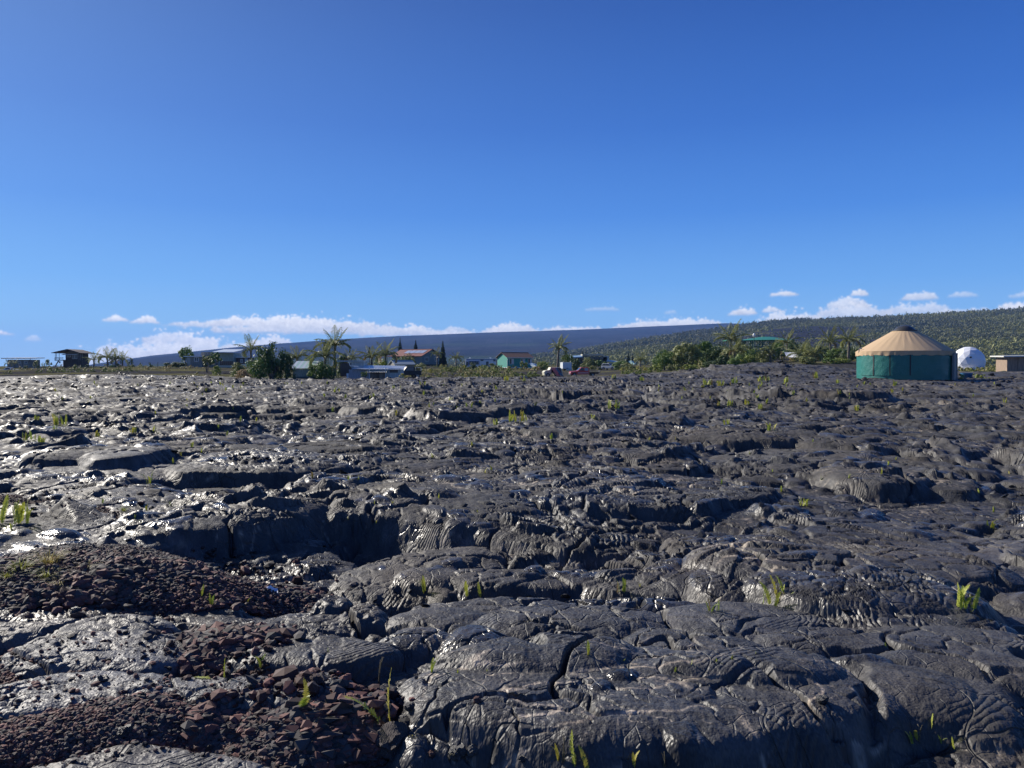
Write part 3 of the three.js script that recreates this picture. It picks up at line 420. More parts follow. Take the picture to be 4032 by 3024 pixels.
// ---------------------------------------------------------------- the plain behind the flow, the slopes and their woods
scene.fog = new THREE.FogExp2(new THREE.Color(0.22, 0.45, 1.0), 0.000085);
function polarSheet(name, label, azs, rads, fn, mat, uvScale) {
  const na = azs.length, nr = rads.length, pos = new Float32Array(na * nr * 3), col = new Float32Array(na * nr * 3), uv = new Float32Array(na * nr * 2), idx = [];
  for (let j = 0; j < nr; j++) for (let i = 0; i < na; i++) { const r = typeof rads[j] === 'function' ? rads[j](azs[i]) : rads[j], x = Math.sin(azs[i]) * r, z = -Math.cos(azs[i]) * r, k = j * na + i, [y, c] = fn(x, z, r, azs[i], j / (nr - 1)); pos.set([x, y, z], k * 3); col.set(c, k * 3); uv.set([x / uvScale, z / uvScale], k * 2); }
  for (let j = 0; j < nr - 1; j++) for (let i = 0; i < na - 1; i++) { const a = j * na + i; idx.push(a, a + 1, a + na, a + 1, a + na + 1, a + na); }
  const g = new THREE.BufferGeometry(); g.setAttribute('position', new THREE.BufferAttribute(pos, 3)); g.setAttribute('color', new THREE.BufferAttribute(col, 3)); g.setAttribute('uv', new THREE.BufferAttribute(uv, 2)); g.setIndex(idx); g.computeVertexNormals();
  const m = shade(new THREE.Mesh(g, mat)); m.name = name; m.userData = { kind: 'structure', label }; scene.add(m); return m;
}
const steps = (a, b, n) => Array.from({ length: n }, (_, i) => mixv(a, b, i / (n - 1)));
const crustGrainFar = crustGrain.clone(); crustGrainFar.repeat.set(.62, .62); crustGrainFar.needsUpdate = true;
const landMat = new THREE.MeshPhysicalMaterial({ color: 0xffffff, vertexColors: true, map: crustGrainFar, roughness: 1, specularIntensity: 0, side: THREE.DoubleSide });
const plainY = (x, z) => { const r = Math.hypot(x, z); return macro(x, z) + (r < 320 ? 0.22 * fbm(x * .35, z * .35, 3) * (1 - sst(200, 320, r) * .6) : 0.5 * fbm(x * .02, z * .02, 2)); };
polarSheet('lava_plain', 'scrubby black lava plain around the houses', steps(-1.0, 1.05, 520), [...steps(105, 330, 190), ...steps(345, 3200, 40)], (x, z, r) => {
  const g = sst(-.05, .25, fbm(x * .06 + 4, z * .06, 3) + .12 * sst(125, 170, r)) * .8, b = .05 + .03 * noise(x * .9, z * .9);
  return [plainY(x, z) - (r < 112 ? .12 : 0), [mixv(b, .12, g) / .5, mixv(b, .115, g) / .5, mixv(b, .05, g) / .5]];
}, landMat, 2.6);

const darkCrust = (x, z) => { const b = .045 + .02 * noise(x * .9, z * .9) + .012 * noise(x * 5, z * 5); return [b / .5, b / .5, b / .5]; };
polarSheet('lava_ground', 'lava under and beside the viewpoint', steps(-Math.PI, Math.PI, 160), [.02, .5, 1, 1.5, 2, 2.5, 3, 3.36], (x, z) => [macro(x, z) - .1 + .05 * fbm(x, z, 3), darkCrust(x, z)], landMat, 2.6);
polarSheet('lava_ground_001', 'lava stretching away behind the viewpoint', steps(AZ + .002, 2 * Math.PI - AZ - .002, 150), [3.3, 4, 5, 7, 10, 14, 20, 28, 40, 56, 80, 115, 160, 240, 400, 800, 1600, 3200], (x, z, r) => [ramp(PROFILE, r) - (r > 100 ? 1.2 : .1) + .25 * fbm(x * .3, z * .3, 3) * Math.min(1, r / 20), darkCrust(x, z)], landMat, 2.6);
const elevRow = (row) => (1446 - row) / FOCAL;
const azOf = (px) => Math.atan((px - CX) / FOCAL);
const CREST_FAR = [[-400, 1470], [200, 1452], [300, 1444], [480, 1417], [600, 1399], [710, 1388], [900, 1370], [1100, 1352], [1300, 1338], [1500, 1327], [1700, 1319], [2100, 1303], [2450, 1289], [2700, 1279], [2860, 1273], [3000, 1277], [3400, 1300], [4600, 1400]].map(([px, row]) => [azOf(px), elevRow(row)]);
const CREST_NEAR = [[1500, 1452], [1750, 1440], [1950, 1424], [2090, 1402], [2240, 1386], [2440, 1352], [2560, 1332], [2700, 1311], [2860, 1291], [2950, 1277], [3060, 1266], [3150, 1259], [3300, 1256], [3520, 1247], [3700, 1237], [3860, 1228], [4032, 1220], [4700, 1195], [5600, 1180]].map(([px, row]) => [azOf(px), elevRow(row)]);
const FAR_R = 5200, NEAR_R0 = 520, NEAR_R1 = 1900;
const slopeCol = (n) => { const t = clamp(.5 + n); return [mixv(.014, .045, t), mixv(.016, .045, t), mixv(.022, .055, t)]; };
function farY(x, z, r, az) { const e = ramp(CREST_FAR, az), h = e * FAR_R * Math.cos(az) + EYE, t = (r - 1500) / (FAR_R - 1500); return -6 + (h + 6) * (t <= 1 ? Math.pow(Math.max(0, t), 1.25) : 1 - (t - 1) * .4) + (t > 0.02 ? 26 * fbm(x * .0011, z * .0011, 4) * Math.min(1, t * 2) * (t > .93 ? .35 : 1) : 0); }
polarSheet('mountain_slope', 'long hazy blue mountain slope rising to the right', steps(azOf(-500), azOf(4600), 520), steps(1500, 6200, 190), (x, z, r, az) => {
  const n = 1.3 * fbm(x * .0035 + 3, z * .0022, 5) + .7 * noise(x * .03, z * .03), gr = sst(.0, .3, fbm(x * .0016 + 9, z * .0016, 4) + (3000 - r) * .0003);
  const c = slopeCol(n); return [farY(x, z, r, az), [mixv(c[0], .045, gr * .7) / .5, mixv(c[1], .066, gr * .7) / .5, mixv(c[2], .03, gr * .7) / .5]];
}, landMat, 60);
const nearBare = (x, z, r, az) => sst(.05, .2, fbm(x * .004 + 7, z * .004 + 2, 3) - .14 + .5 * Math.exp(-Math.pow((az - azOf(3230)) / .075, 2) - Math.pow((r - 1250) / 420, 2)));
function nearY(x, z, r, az) { const e = ramp(CREST_NEAR, az), h = e * NEAR_R1 * Math.cos(az) + EYE, t = (r - NEAR_R0) / (NEAR_R1 - NEAR_R0); return -3 + (h + 3) * (t <= 1 ? Math.pow(Math.max(0, t), 1.15) : 1 - (t - 1) * .7) + 5 * fbm(x * .006, z * .006, 4) * clamp(t * 2) * (t > .92 ? .4 : 1); }
polarSheet('wooded_hillside', 'green wooded hillside with bare lava patches behind the settlement', steps(azOf(1500), azOf(5600), 360), steps(NEAR_R0, 2300, 130), (x, z, r, az) => {
  const b = nearBare(x, z, r, az), n = fbm(x * .02, z * .02, 4) * .8, c = slopeCol(n), l = sst(-.2, .3, fbm(x * .005 + 40, z * .005, 3));
  return [nearY(x, z, r, az), [mixv(mixv(.075, .16, l), c[0], b) / .5, mixv(mixv(.085, .165, l), c[1], b) / .5, mixv(mixv(.045, .055, l), c[2], b) / .5]];
}, landMat, 30);

// leaves: a crown is a cloud of small bent leaf faces gathered in clumps
function leafCloud(seed, n, size, clumps, shape = (r) => { let v; do v = new THREE.Vector3(r() * 2 - 1, r() * 2 - 1, r() * 2 - 1); while (v.length() > 1); return v; }, spread = .34) {
  const r = rng(seed), pos = [], nor = [], cs = []; for (let i = 0; i < clumps; i++) { const v = shape(r); cs.push([v, spread * (.6 + r() * .8)]); }
  const a = new THREE.Vector3(), b = new THREE.Vector3(), c = new THREE.Vector3();
  for (let i = 0; i < n; i++) {
    const [cc, cr] = cs[Math.floor(r() * clumps)], v = new THREE.Vector3(r() - .5, r() - .5, r() - .5).normalize(), p = cc.clone().addScaledVector(v, cr * Math.pow(r(), .4)), s = size * (.6 + r() * .8);
    a.set(r() - .5, r() - .5, r() - .5).normalize(); b.copy(v).add(c.set(r() - .5, r() + .1, r() - .5).multiplyScalar(1.2)).cross(a).normalize(); a.crossVectors(b, v).normalize();
    const q = [p.clone().addScaledVector(a, -s), p.clone().addScaledVector(b, s * .42), p.clone().addScaledVector(a, s), p.clone().addScaledVector(b, -s * .42)], N = v.clone().add(new THREE.Vector3(0, .5, 0)).normalize();
    for (const k of [0, 1, 2, 0, 2, 3]) { pos.push(q[k].x, q[k].y, q[k].z); nor.push(N.x, N.y, N.z); }
  }
  const g = new THREE.BufferGeometry(); g.setAttribute('position', new THREE.Float32BufferAttribute(pos, 3)); g.computeVertexNormals(); return g;
}
const leafMat = (r, g, b, t = .35) => phys(r, g, b, .62, { transmission: t, thickness: 0, specularIntensity: .5 });
const G = { dark: leafMat(.075, .125, .036), mid: leafMat(.155, .235, .05), olive: leafMat(.23, .255, .08), light: leafMat(.27, .32, .06), yellow: leafMat(.42, .39, .075, .35), palm: leafMat(.30, .32, .12, .35), dry: leafMat(.46, .35, .18, .3), pine: leafMat(.05, .075, .042) };
{
  const clump = [1, 2, 3].map((k) => leafCloud(500 + k, 46, .42, 7)), q = rng(808), M = new THREE.Matrix4(), Q = new THREE.Quaternion(), E = new THREE.Euler(), P = new THREE.Vector3(), S = new THREE.Vector3(), C = new THREE.Color();
  const list = [[], [], []], mat = leafMat(1, 1, 1, .2);
  for (let n = 0; n < 52000; n++) {
    const az = azOf(1700) + q() * (azOf(4700) - azOf(1700)), r = mixv(NEAR_R0 + 60, NEAR_R1 + 60, Math.pow(q(), .75)), x = Math.sin(az) * r, z = -Math.cos(az) * r;
    if (q() < nearBare(x, z, r, az) * .93) continue; if (fbm(x * .011 + 3, z * .011, 3) + (q() - .5) * .5 < -.12) continue;
    const s = (1.1 + q() * q() * 3.4) * (r > 1500 ? .8 : 1), l = sst(-.2, .25, fbm(x * .004 + 12, z * .004, 3) + (1100 - r) * .00018), b = .86 + q() * .34, tall = r > 1400 ? 1.4 : .85;
    list[n % 3].push([x, nearY(x, z, r, az) + s * .6 * tall, z, s, tall, mixv(.115, .235, l) * b, mixv(.125, .24, l) * b, mixv(.06, .07, l) * b]);
  }
  list.forEach((a, k) => { const m = new THREE.InstancedMesh(clump[k], mat, a.length); m.name = numbered('hillside_wood'); shade(m); a.forEach(([x, y, z, s, t, r, g, b], i) => { E.set(0, q() * 6.28, 0); M.compose(P.set(x, y, z), Q.setFromEuler(E), S.set(s, s * t, s)); m.setMatrixAt(i, M); m.setColorAt(i, C.setRGB(r, g, b)); }); m.userData = { kind: 'stuff', label: 'far wood of small trees covering the hillside', category: 'wood' }; scene.add(m); });
  console.log('wood', list.map((a) => a.length).join());
}
console.log('land done');

// ---------------------------------------------------------------- houses, tents and vehicles
const groundY = (x, z) => Math.hypot(x, z) < R1 - 5 ? groundAt(x, z) : plainY(x, z);
function spot(px, depth, sink = 0) { const x = (px - CX) / FOCAL * depth, z = -depth; return new THREE.Vector3(x, groundY(x, z) - sink, z); }
const bx = (w, h, d, x = 0, y = 0, z = 0) => new THREE.BoxGeometry(w, h, d).translate(x, y, z);
const join = (list) => mergeGeometries(list.map((g) => { const q = g.index ? g.toNonIndexed() : g; for (const k of Object.keys(q.attributes)) if (!['position', 'normal', 'uv'].includes(k)) q.deleteAttribute(k); return q; }));
const Y3 = new THREE.Vector3(0, 1, 0);
function bar(a, b, r, n = 6) { const A = new THREE.Vector3(...a), Bv = new THREE.Vector3(...b), d = Bv.clone().sub(A), g = new THREE.CylinderGeometry(r, r, d.length(), n); g.applyQuaternion(new THREE.Quaternion().setFromUnitVectors(Y3, d.clone().normalize())); return g.translate((A.x + Bv.x) / 2, (A.y + Bv.y) / 2, (A.z + Bv.z) / 2); }
function poly(pts, depth, bevel = 0) { const s = new THREE.Shape(pts.map(([x, y]) => new THREE.Vector2(x, y))), g = new THREE.ExtrudeGeometry(s, { depth: depth - 2 * bevel, bevelEnabled: bevel > 0, bevelThickness: bevel, bevelSize: bevel * .8, bevelOffset: -bevel * .8, bevelSegments: 2 }); return g.translate(0, 0, -depth / 2 + bevel); }
const streak = dataTex(256, 256, (i, j, w) => { const n = clamp(.82 + .3 * fbm(i / w * 24, j / w * 3, 4, 24) + .12 * noise(i / w * 60, j / w * 60, 60)); return [n, n, n]; }, true);
const paint = (r, g, b, rough = .7, extra = {}) => std(r, g, b, rough, { map: streak, ...extra });
const M = {
  glass: std(.05, .06, .07, .12), white: std(.82, .82, .80, .5), dark: std(.03, .03, .032, .6), black: std(.015, .015, .016, .5), tyre: std(.02, .02, .02, .85), rim: std(.25, .25, .25, .4, { metalness: .6 }), wood: paint(.20, .13, .09), brown: paint(.10, .062, .048), greyWall: paint(.38, .35, .29), blueGrey: paint(.40, .48, .43), paleBlue: paint(.68, .74, .72), lavender: paint(.66, .62, .64), teal: paint(.06, .42, .33), rust: paint(.16, .085, .06), redRoof: paint(.22, .045, .035), tin: std(.62, .66, .66, .35, { metalness: .3 }), tinGreen: std(.35, .5, .45, .4), cream: paint(.70, .65, .50), ply: paint(.40, .29, .21), panel: std(.35, .4, .5, .1), green: paint(.012, .13, .085), red: phys(.62, .03, .025, .35, { clearcoat: .6, clearcoatRoughness: .2 }), pink: std(.62, .14, .13, .5), silver: phys(.42, .45, .47, .35, { clearcoat: .5 }), fence: std(.35, .32, .28, .8), curtain: std(.6, .58, .6, .8), tan: paint(.58, .36, .17), blue: std(.02, .12, .28, .4)
};
function windowAt(parent, x, y, z, w, h, side = 0, frame = M.white, split = 1) {     // side: turn about y of the wall it sits in
  const t = .07, g = join([bx(w, t, .06, 0, h / 2), bx(w, t, .06, 0, -h / 2), bx(t, h + t, .062, -w / 2), bx(t, h + t, .062, w / 2), ...(split ? [bx(.05, h, .058)] : [])]);
  const f = part(parent, 'window', g, frame, [x, y, z], [0, side, 0]); part(f, 'pane', bx(w - .03, h - .03, .02, 0, 0, -.012), M.glass); return f;
}
function corrugated(w, l, pitch = .2, amp = .03) { const n = Math.round(w / pitch) * 4, pos = new THREE.PlaneGeometry(w, l, n, 1).rotateX(-Math.PI / 2), p = pos.attributes.position; for (let i = 0; i < p.count; i++) p.setY(i, Math.cos((p.getX(i) + w / 2) / pitch * 2 * Math.PI) * amp); pos.computeVertexNormals(); return pos; }

// -- yurt
{
  const o = spot(3560, 64, .05), az = Math.atan2(o.x, -o.z), y = thing('yurt', 'large round yurt with tan conical roof and dark green canvas wall', 'yurt', o, -az), R = 3.62, H = 2.0, n = 160;
  const wall = new THREE.CylinderGeometry(R, R, H, n, 10, true).translate(0, H / 2, 0), p = wall.attributes.position;
  for (let i = 0; i < p.count; i++) { const a = Math.atan2(p.getX(i), p.getZ(i)), yy = p.getY(i), k = 1 + .007 * noise(a * 9, yy * 1.2 + 3) + .010 * noise(a * 3 + yy * 1.5, yy * 3.2); p.setX(i, p.getX(i) * k); p.setZ(i, p.getZ(i) * k); }
  wall.computeVertexNormals();
  const canvas = std(.010, .135, .115, .42, { bumpMap: stoneBump, bumpScale: .02 });
  part(y, 'wall', wall, canvas);
  const arc = (a0, a1, y0, y1, r, m = 14) => { const g = new THREE.CylinderGeometry(r, r, y1 - y0, m, 8, true, a0, a1 - a0).translate(0, (y0 + y1) / 2, 0), q = g.attributes.position; for (let i = 0; i < q.count; i++) { const a = Math.atan2(q.getX(i), q.getZ(i)), k = 1 + .0035 * Math.sin(q.getY(i) * 21 + a * 9) * noise(a * 6, q.getY(i) * 2 + 8) * 4 + .007 * noise(a * 8, q.getY(i) * 3); q.setX(i, q.getX(i) * k); q.setZ(i, q.getZ(i) * k); } g.computeVertexNormals(); return g; };
  for (const [x0, x1] of [[-1.06, -.66], [-.64, -.285], [-.27, .10], [.13, .5]]) part(y, 'window_flap', arc(x0, x1, .32, H - .02, R + .05), canvas);
  for (const a of [-.65, -.28, .115]) part(y, 'strap', arc(a - .012, a + .012, .35, H - .02, R + .075, 3), M.black);
  // roof of canvas stretched over rafters, a skirt below it
  const N = 32, seg = 5, rp = [], idx = [], rows = 8, rw = .92, hr = 4.0, he = 2.3, re = R + .1;
  for (let j = 0; j <= rows; j++) for (let i = 0; i <= N * seg; i++) { const t = j / rows, a = i / (N * seg) * 2 * Math.PI, f = (i % seg) / seg, sag = .022 * Math.sin(f * Math.PI) * Math.sin(t * Math.PI * .9 + .1) * (1 - .3 * t), r = mixv(re, rw, t), yy = mixv(he, hr, Math.pow(t, .97)) - sag + .02 * noise(a * 12, t * 5); rp.push(Math.sin(a) * r, yy, Math.cos(a) * r); }
  for (let j = 0; j < rows; j++) for (let i = 0; i < N * seg; i++) { const a = j * (N * seg + 1) + i, b = a + N * seg + 1; idx.push(a, a + 1, b, a + 1, b + 1, b); }
  const rg = new THREE.BufferGeometry(); rg.setAttribute('position', new THREE.Float32BufferAttribute(rp, 3)); rg.setIndex(idx); rg.computeVertexNormals();
  const cloth = std(.47, .335, .20, .75); const roof = part(y, 'roof', rg, cloth);
  const sk = new THREE.CylinderGeometry(re, R + .07, .36, 200, 5, true).translate(0, he - .18, 0), sp2 = sk.attributes.position;
  for (let i = 0; i < sp2.count; i++) { const a = Math.atan2(sp2.getX(i), sp2.getZ(i)), d = (he - sp2.getY(i)) / .36, k = 1 + d * (.01 * Math.sin(a * 34 + noise(a * 5, 2) * 5) + .006 * noise(a * 40, d * 3)); sp2.setX(i, sp2.getX(i) * k); sp2.setZ(i, sp2.getZ(i) * k); if (d > .9) sp2.setY(i, sp2.getY(i) + .03 * Math.sin(a * 21) + .03 * noise(a * 8, 1)); }
  sk.computeVertexNormals(); part(roof, 'skirt', sk, cloth);
  part(y, 'crown_ring', new THREE.TorusGeometry(.93, .05, 8, 40).rotateX(Math.PI / 2).translate(0, 4.02, 0), M.dark);
  part(y, 'skylight_dome', new THREE.SphereGeometry(.98, 32, 10, 0, 6.2832, 0, 1.05).scale(1, .95, 1).translate(0, 3.56, 0), std(.045, .045, .045, .3));
  // door frame at the right edge
  const dg = new THREE.Group(); const door = part(y, 'door', bx(.9, 1.95, .05), std(.55, .6, .62, .25), [Math.sin(1.32) * (R + .1), .98, Math.cos(1.32) * (R + .1)], [0, 1.32, 0]); part(door, 'door_frame', join([bx(.1, 2.1, .2, -.5, .04), bx(.1, 2.1, .2, .5, .04), bx(1.1, .12, .2, 0, 1.1)]), std(.28, .26, .24, .6));
  part(y, 'vent_pipe', join([bar([0, 0, 0], [0, .34, .05], .05), bar([0, .34, .05], [.22, .38, .12], .06)]), M.rim, [-R * .93, 2.18, R * .42]);
  part(y, 'rain_flap', arc(1.12, 1.5, .05, 2.05, R + .16, 6), std(.12, .14, .15, .5));
}
// -- geodesic tent on its deck
{
  const o = spot(3811, 125, .1), t = thing('dome_tent', 'white faceted geodesic dome tent on a low deck', 'tent', o, -.55), R = 2.5, ico = new THREE.IcosahedronGeometry(R, 2).rotateZ(.42).rotateY(.35), p = ico.attributes.position, cloth = std(.74, .76, .80, .45), a = new THREE.Vector3(), b = new THREE.Vector3(), c = new THREE.Vector3(), m = new THREE.Vector3(), deck = .62, cy = deck + 1.12;
  for (let i = 0; i < p.count; i += 3) {
    a.fromBufferAttribute(p, i); b.fromBufferAttribute(p, i + 1); c.fromBufferAttribute(p, i + 2); m.copy(a).add(b).add(c).divideScalar(3); if (m.y < -1.3) continue;
    const q = []; for (const v of [a, b, c]) { const w = v.clone().lerp(m, .012); w.y = Math.max(w.y, -1.1); q.push(w); }
    const nrm = m.clone().normalize().multiplyScalar(-.03), tri = [q[0], q[1], q[2]].map((v) => v.clone()), inn = tri.map((v) => v.clone().add(nrm)), V = [tri[0], tri[1], tri[2], inn[0], inn[2], inn[1]];
    for (let k = 0; k < 3; k++) { const l = (k + 1) % 3; V.push(tri[k], inn[k], inn[l], tri[k], inn[l], tri[l]); }
    const g = new THREE.BufferGeometry().setFromPoints(V); g.computeVertexNormals(); part(t, 'panel', g, cloth, [0, cy, 0]);
  }
  part(t, 'deck', bx(5.6, .16, 5.6, 0, deck - .05, 0), std(.6, .58, .55, .7));
  for (const [x, z] of [[-2.2, 2.2], [0, 2.2], [2.2, 2.2], [-2.2, -2.2], [2.2, -2.2]]) part(t, 'strut', join([bar([x, -.3, z], [x, deck - .1, z], .07), bar([x, -.2, z], [x + .5, deck - .1, z], .04), bar([x, -.2, z], [x - .5, deck - .1, z], .04)]), M.rust);
  const v = part(t, 'vent', new THREE.CylinderGeometry(.2, .2, .14, 20).rotateX(Math.PI / 2), M.white, [.35, cy + .75, R * .91]); part(v, 'vent_opening', new THREE.CircleGeometry(.15, 18), M.black, [.04, -.02, .073]);
}
// -- plywood shed at the right edge
{
  const t = thing('plywood_shed', 'brown plywood shed with flat overhanging roof at the right edge', 'shed', spot(4025, 100, .1), -.22), W = 4.9, Hh = 2.05;
  part(t, 'wall', bx(W, Hh, 3.6, 0, Hh / 2, 0), M.ply);
  part(t, 'roof', bx(W + 1.0, .16, 4.6, -.1, Hh + .12, .1), std(.55, .55, .52, .6), null, [.02, 0, .012]);
  part(t, 'fascia', bx(W + 1.02, .1, .05, -.1, Hh + .26, 2.46), M.cream);
  part(t, 'door', bx(.95, 1.8, .06, 1.1, .95, 1.81), M.dark); for (const x of [-1.22, .5]) part(t, 'batten', bx(.06, Hh - .04, .03, x, Hh / 2, 1.815), M.wood);
}
// -- small blue tub
{ const t = thing('blue_tub', 'blue plastic tub of plants beside the yurt door', 'tub', spot(3806, 66, .02)); part(t, 'tub_wall', new THREE.LatheGeometry([[.0, 0], [.36, 0], [.46, .42], [.49, .44], [.47, .46], [.43, .42], [.36, .1]].map(([x, y]) => new THREE.Vector2(x, y)), 28), M.blue); part(t, 'soil', new THREE.CircleGeometry(.42, 20).rotateX(-Math.PI / 2).translate(0, .36, 0), M.wood); }

// -- gabled houses: long side along x, gables at the ends
function gable(t, l, w, base, eave, ridge, wallMat, roofMat, over = .5, opts = {}) {
  const shape = [[-w / 2, base], [w / 2, base], [w / 2, eave], [0, ridge - .12], [-w / 2, eave]];
  part(t, 'wall', poly(shape, l).rotateY(Math.PI / 2), wallMat);
  const run = Math.hypot(w / 2, ridge - eave), ang = Math.atan2(ridge - eave, w / 2), L2 = run + over;
  for (const s of [1, -1]) { const g = new THREE.BoxGeometry(l + over * 1.4, .1, L2).translate(0, 0, L2 / 2); const r = part(t, 'roof', g, roofMat, [0, ridge, 0], [s > 0 ? ang : -ang, 0, 0]); if (s < 0) { r.rotation.set(-ang, 0, 0); r.geometry = new THREE.BoxGeometry(l + over * 1.4, .1, L2).translate(0, 0, -L2 / 2); } if (opts.ribs) for (let x = -l / 2 + .3; x < l / 2; x += opts.ribs) part(r, 'rib', bx(.06, .06, L2 - .04, x, .07, s * L2 / 2), roofMat); }
  part(t, 'ridge_cap', bx(l + over * 1.4 + .02, .07, .3, 0, ridge + .06, 0), roofMat);
}
{
  const t = thing('teal_house', 'small teal house on posts with rust brown gable roof', 'house', spot(2026, 200), .45), L0 = 7.0, W = 6.0;
  gable(t, L0, W, .62, 3.35, 4.5, M.teal, M.rust, .55);
  for (const x of [-2.3, .9, 3.0]) { const f = windowAt(t, x, 2.2, W / 2 + .02, 1.15, 1.35); part(f, 'curtain', bx(.5, 1.2, .02, .26, 0, .012), M.curtain); }
  for (const x of [-3.6, -1.8, 0, 1.8, 3.6]) for (const z of [-2, 2]) part(t, 'post', bx(.16, 1.1, .16, x, .1, z), M.wood);
  part(t, 'sill_board', bx(L0 + .06, .14, W + .06, 0, .6, 0), M.white);
  part(t, 'downspout', join([bar([-L0 / 2 + .6, 3.2, W / 2 + .35], [-L0 / 2 - .02, 2.6, W / 2 + .06], .05), bar([-L0 / 2 - .02, 2.6, W / 2 + .06], [-L0 / 2 - .02, .7, W / 2 + .06], .05)]), M.white);
  part(t, 'gutter', bx(L0 + .6, .12, .12, 0, 3.1, W / 2 + .6), M.white);
  part(t, 'steps', join([0, 1, 2].map((k) => bx(.4, .2, 1.1, -L0 / 2 - .3 - k * .35, .5 - k * .22, .4))), M.white);
}
{
  const t = thing('red_roof_house', 'grey house with red metal roof carrying solar panels', 'house', spot(1640, 220), -.62), L0 = 11.5, W = 8.2;
  gable(t, L0, W, .4, 2.9, 4.7, paint(.25, .33, .34), M.redRoof, .6);
  for (const [z, s] of [[-2, 1], [2, 1]]) windowAt(t, L0 / 2 + .02, 1.9, z, 1.5, 1.1, Math.PI / 2);
  for (let k = 0; k < 4; k++) part(t, 'solar_panel', bx(1.7, .06, 1.9), M.panel, [L0 / 2 - 1.5 - k * 1.9, 3.98, 1.9], [Math.atan2(1.8, 4.1), 0, 0]);
  part(t, 'porch_roof', bx(L0 * .8, .12, 2.2), M.redRoof, [-1.5, 2.75, W / 2 + 1.1], [.1, 0, 0]);
  for (const x of [-5, -2.5, 0, 2.6]) part(t, 'porch_post', bx(.14, 2.4, .14, x, 1.4, W / 2 + 2), M.white);
  part(t, 'foundation', bx(L0 - .4, 1.0, W - .4, 0, .1, 0), M.dark);
}
// -- the pale house with stepped flat roofs
{
  const s = 170 / FOCAL, o = spot(830, 170), t = thing('stepped_roof_house', 'grey house with stepped white flat roofs beside a round tree', 'house', o), X = (px) => (px - 830) * s, Yy = (py) => (1446 - py) * s, blk = (name, mat, x0, x1, y0, y1, z, d) => part(t, name, bx(X(x1) - X(x0), Yy(y1) - Yy(y0), d, (X(x0) + X(x1)) / 2, (Yy(y0) + Yy(y1)) / 2, z - d / 2), mat);
  blk('wall', M.greyWall, 743, 803, 1449, 1404, 1, 4); blk('roof', M.white, 733, 806, 1404, 1401, 1.4, 4.8); blk('door', std(.42, .39, .33, .6), 746, 758, 1440, 1407, 1.04, .1); windowAt(t, X(782), Yy(1414), 1.03, 16 * s, 15 * s);
  blk('wall', M.greyWall, 786, 858, 1446, 1385, -1, 5); const r1 = blk('roof', std(.5, .46, .42, .6), 774, 858, 1385, 1376, -.4, 6); r1.scale.y = .6;
  blk('wall', M.blueGrey, 875, 930, 1438, 1389, 1.5, 5); blk('wall', paint(.45, .55, .54), 866, 875, 1437, 1392, .6, 3.4); blk('base', M.cream, 866, 931, 1446, 1438, 1.55, 5.2);
  part(t, 'roof', bx(85 * s, .14, 7.2), M.tin, [X(897), Yy(1380), -.8], [.10, 0, 0]); blk('fascia', M.white, 855, 939, 1388.5, 1386, 2.86, .12);
  for (let k = 0; k < 7; k++) blk('plank', M.wood, 876 + k * 7.6, 883 + k * 7.6, 1437, 1421, 1.53, .03);
  blk('wall', paint(.13, .09, .085), 932, 984, 1432, 1407, 0, 3); blk('roof', M.white, 926, 988, 1407, 1404.5, .3, 3.8); windowAt(t, X(952), Yy(1420), .03, 9 * s, 13 * s); blk('shutter', M.paleBlue, 964, 976, 1430, 1410, .03, .04);
}
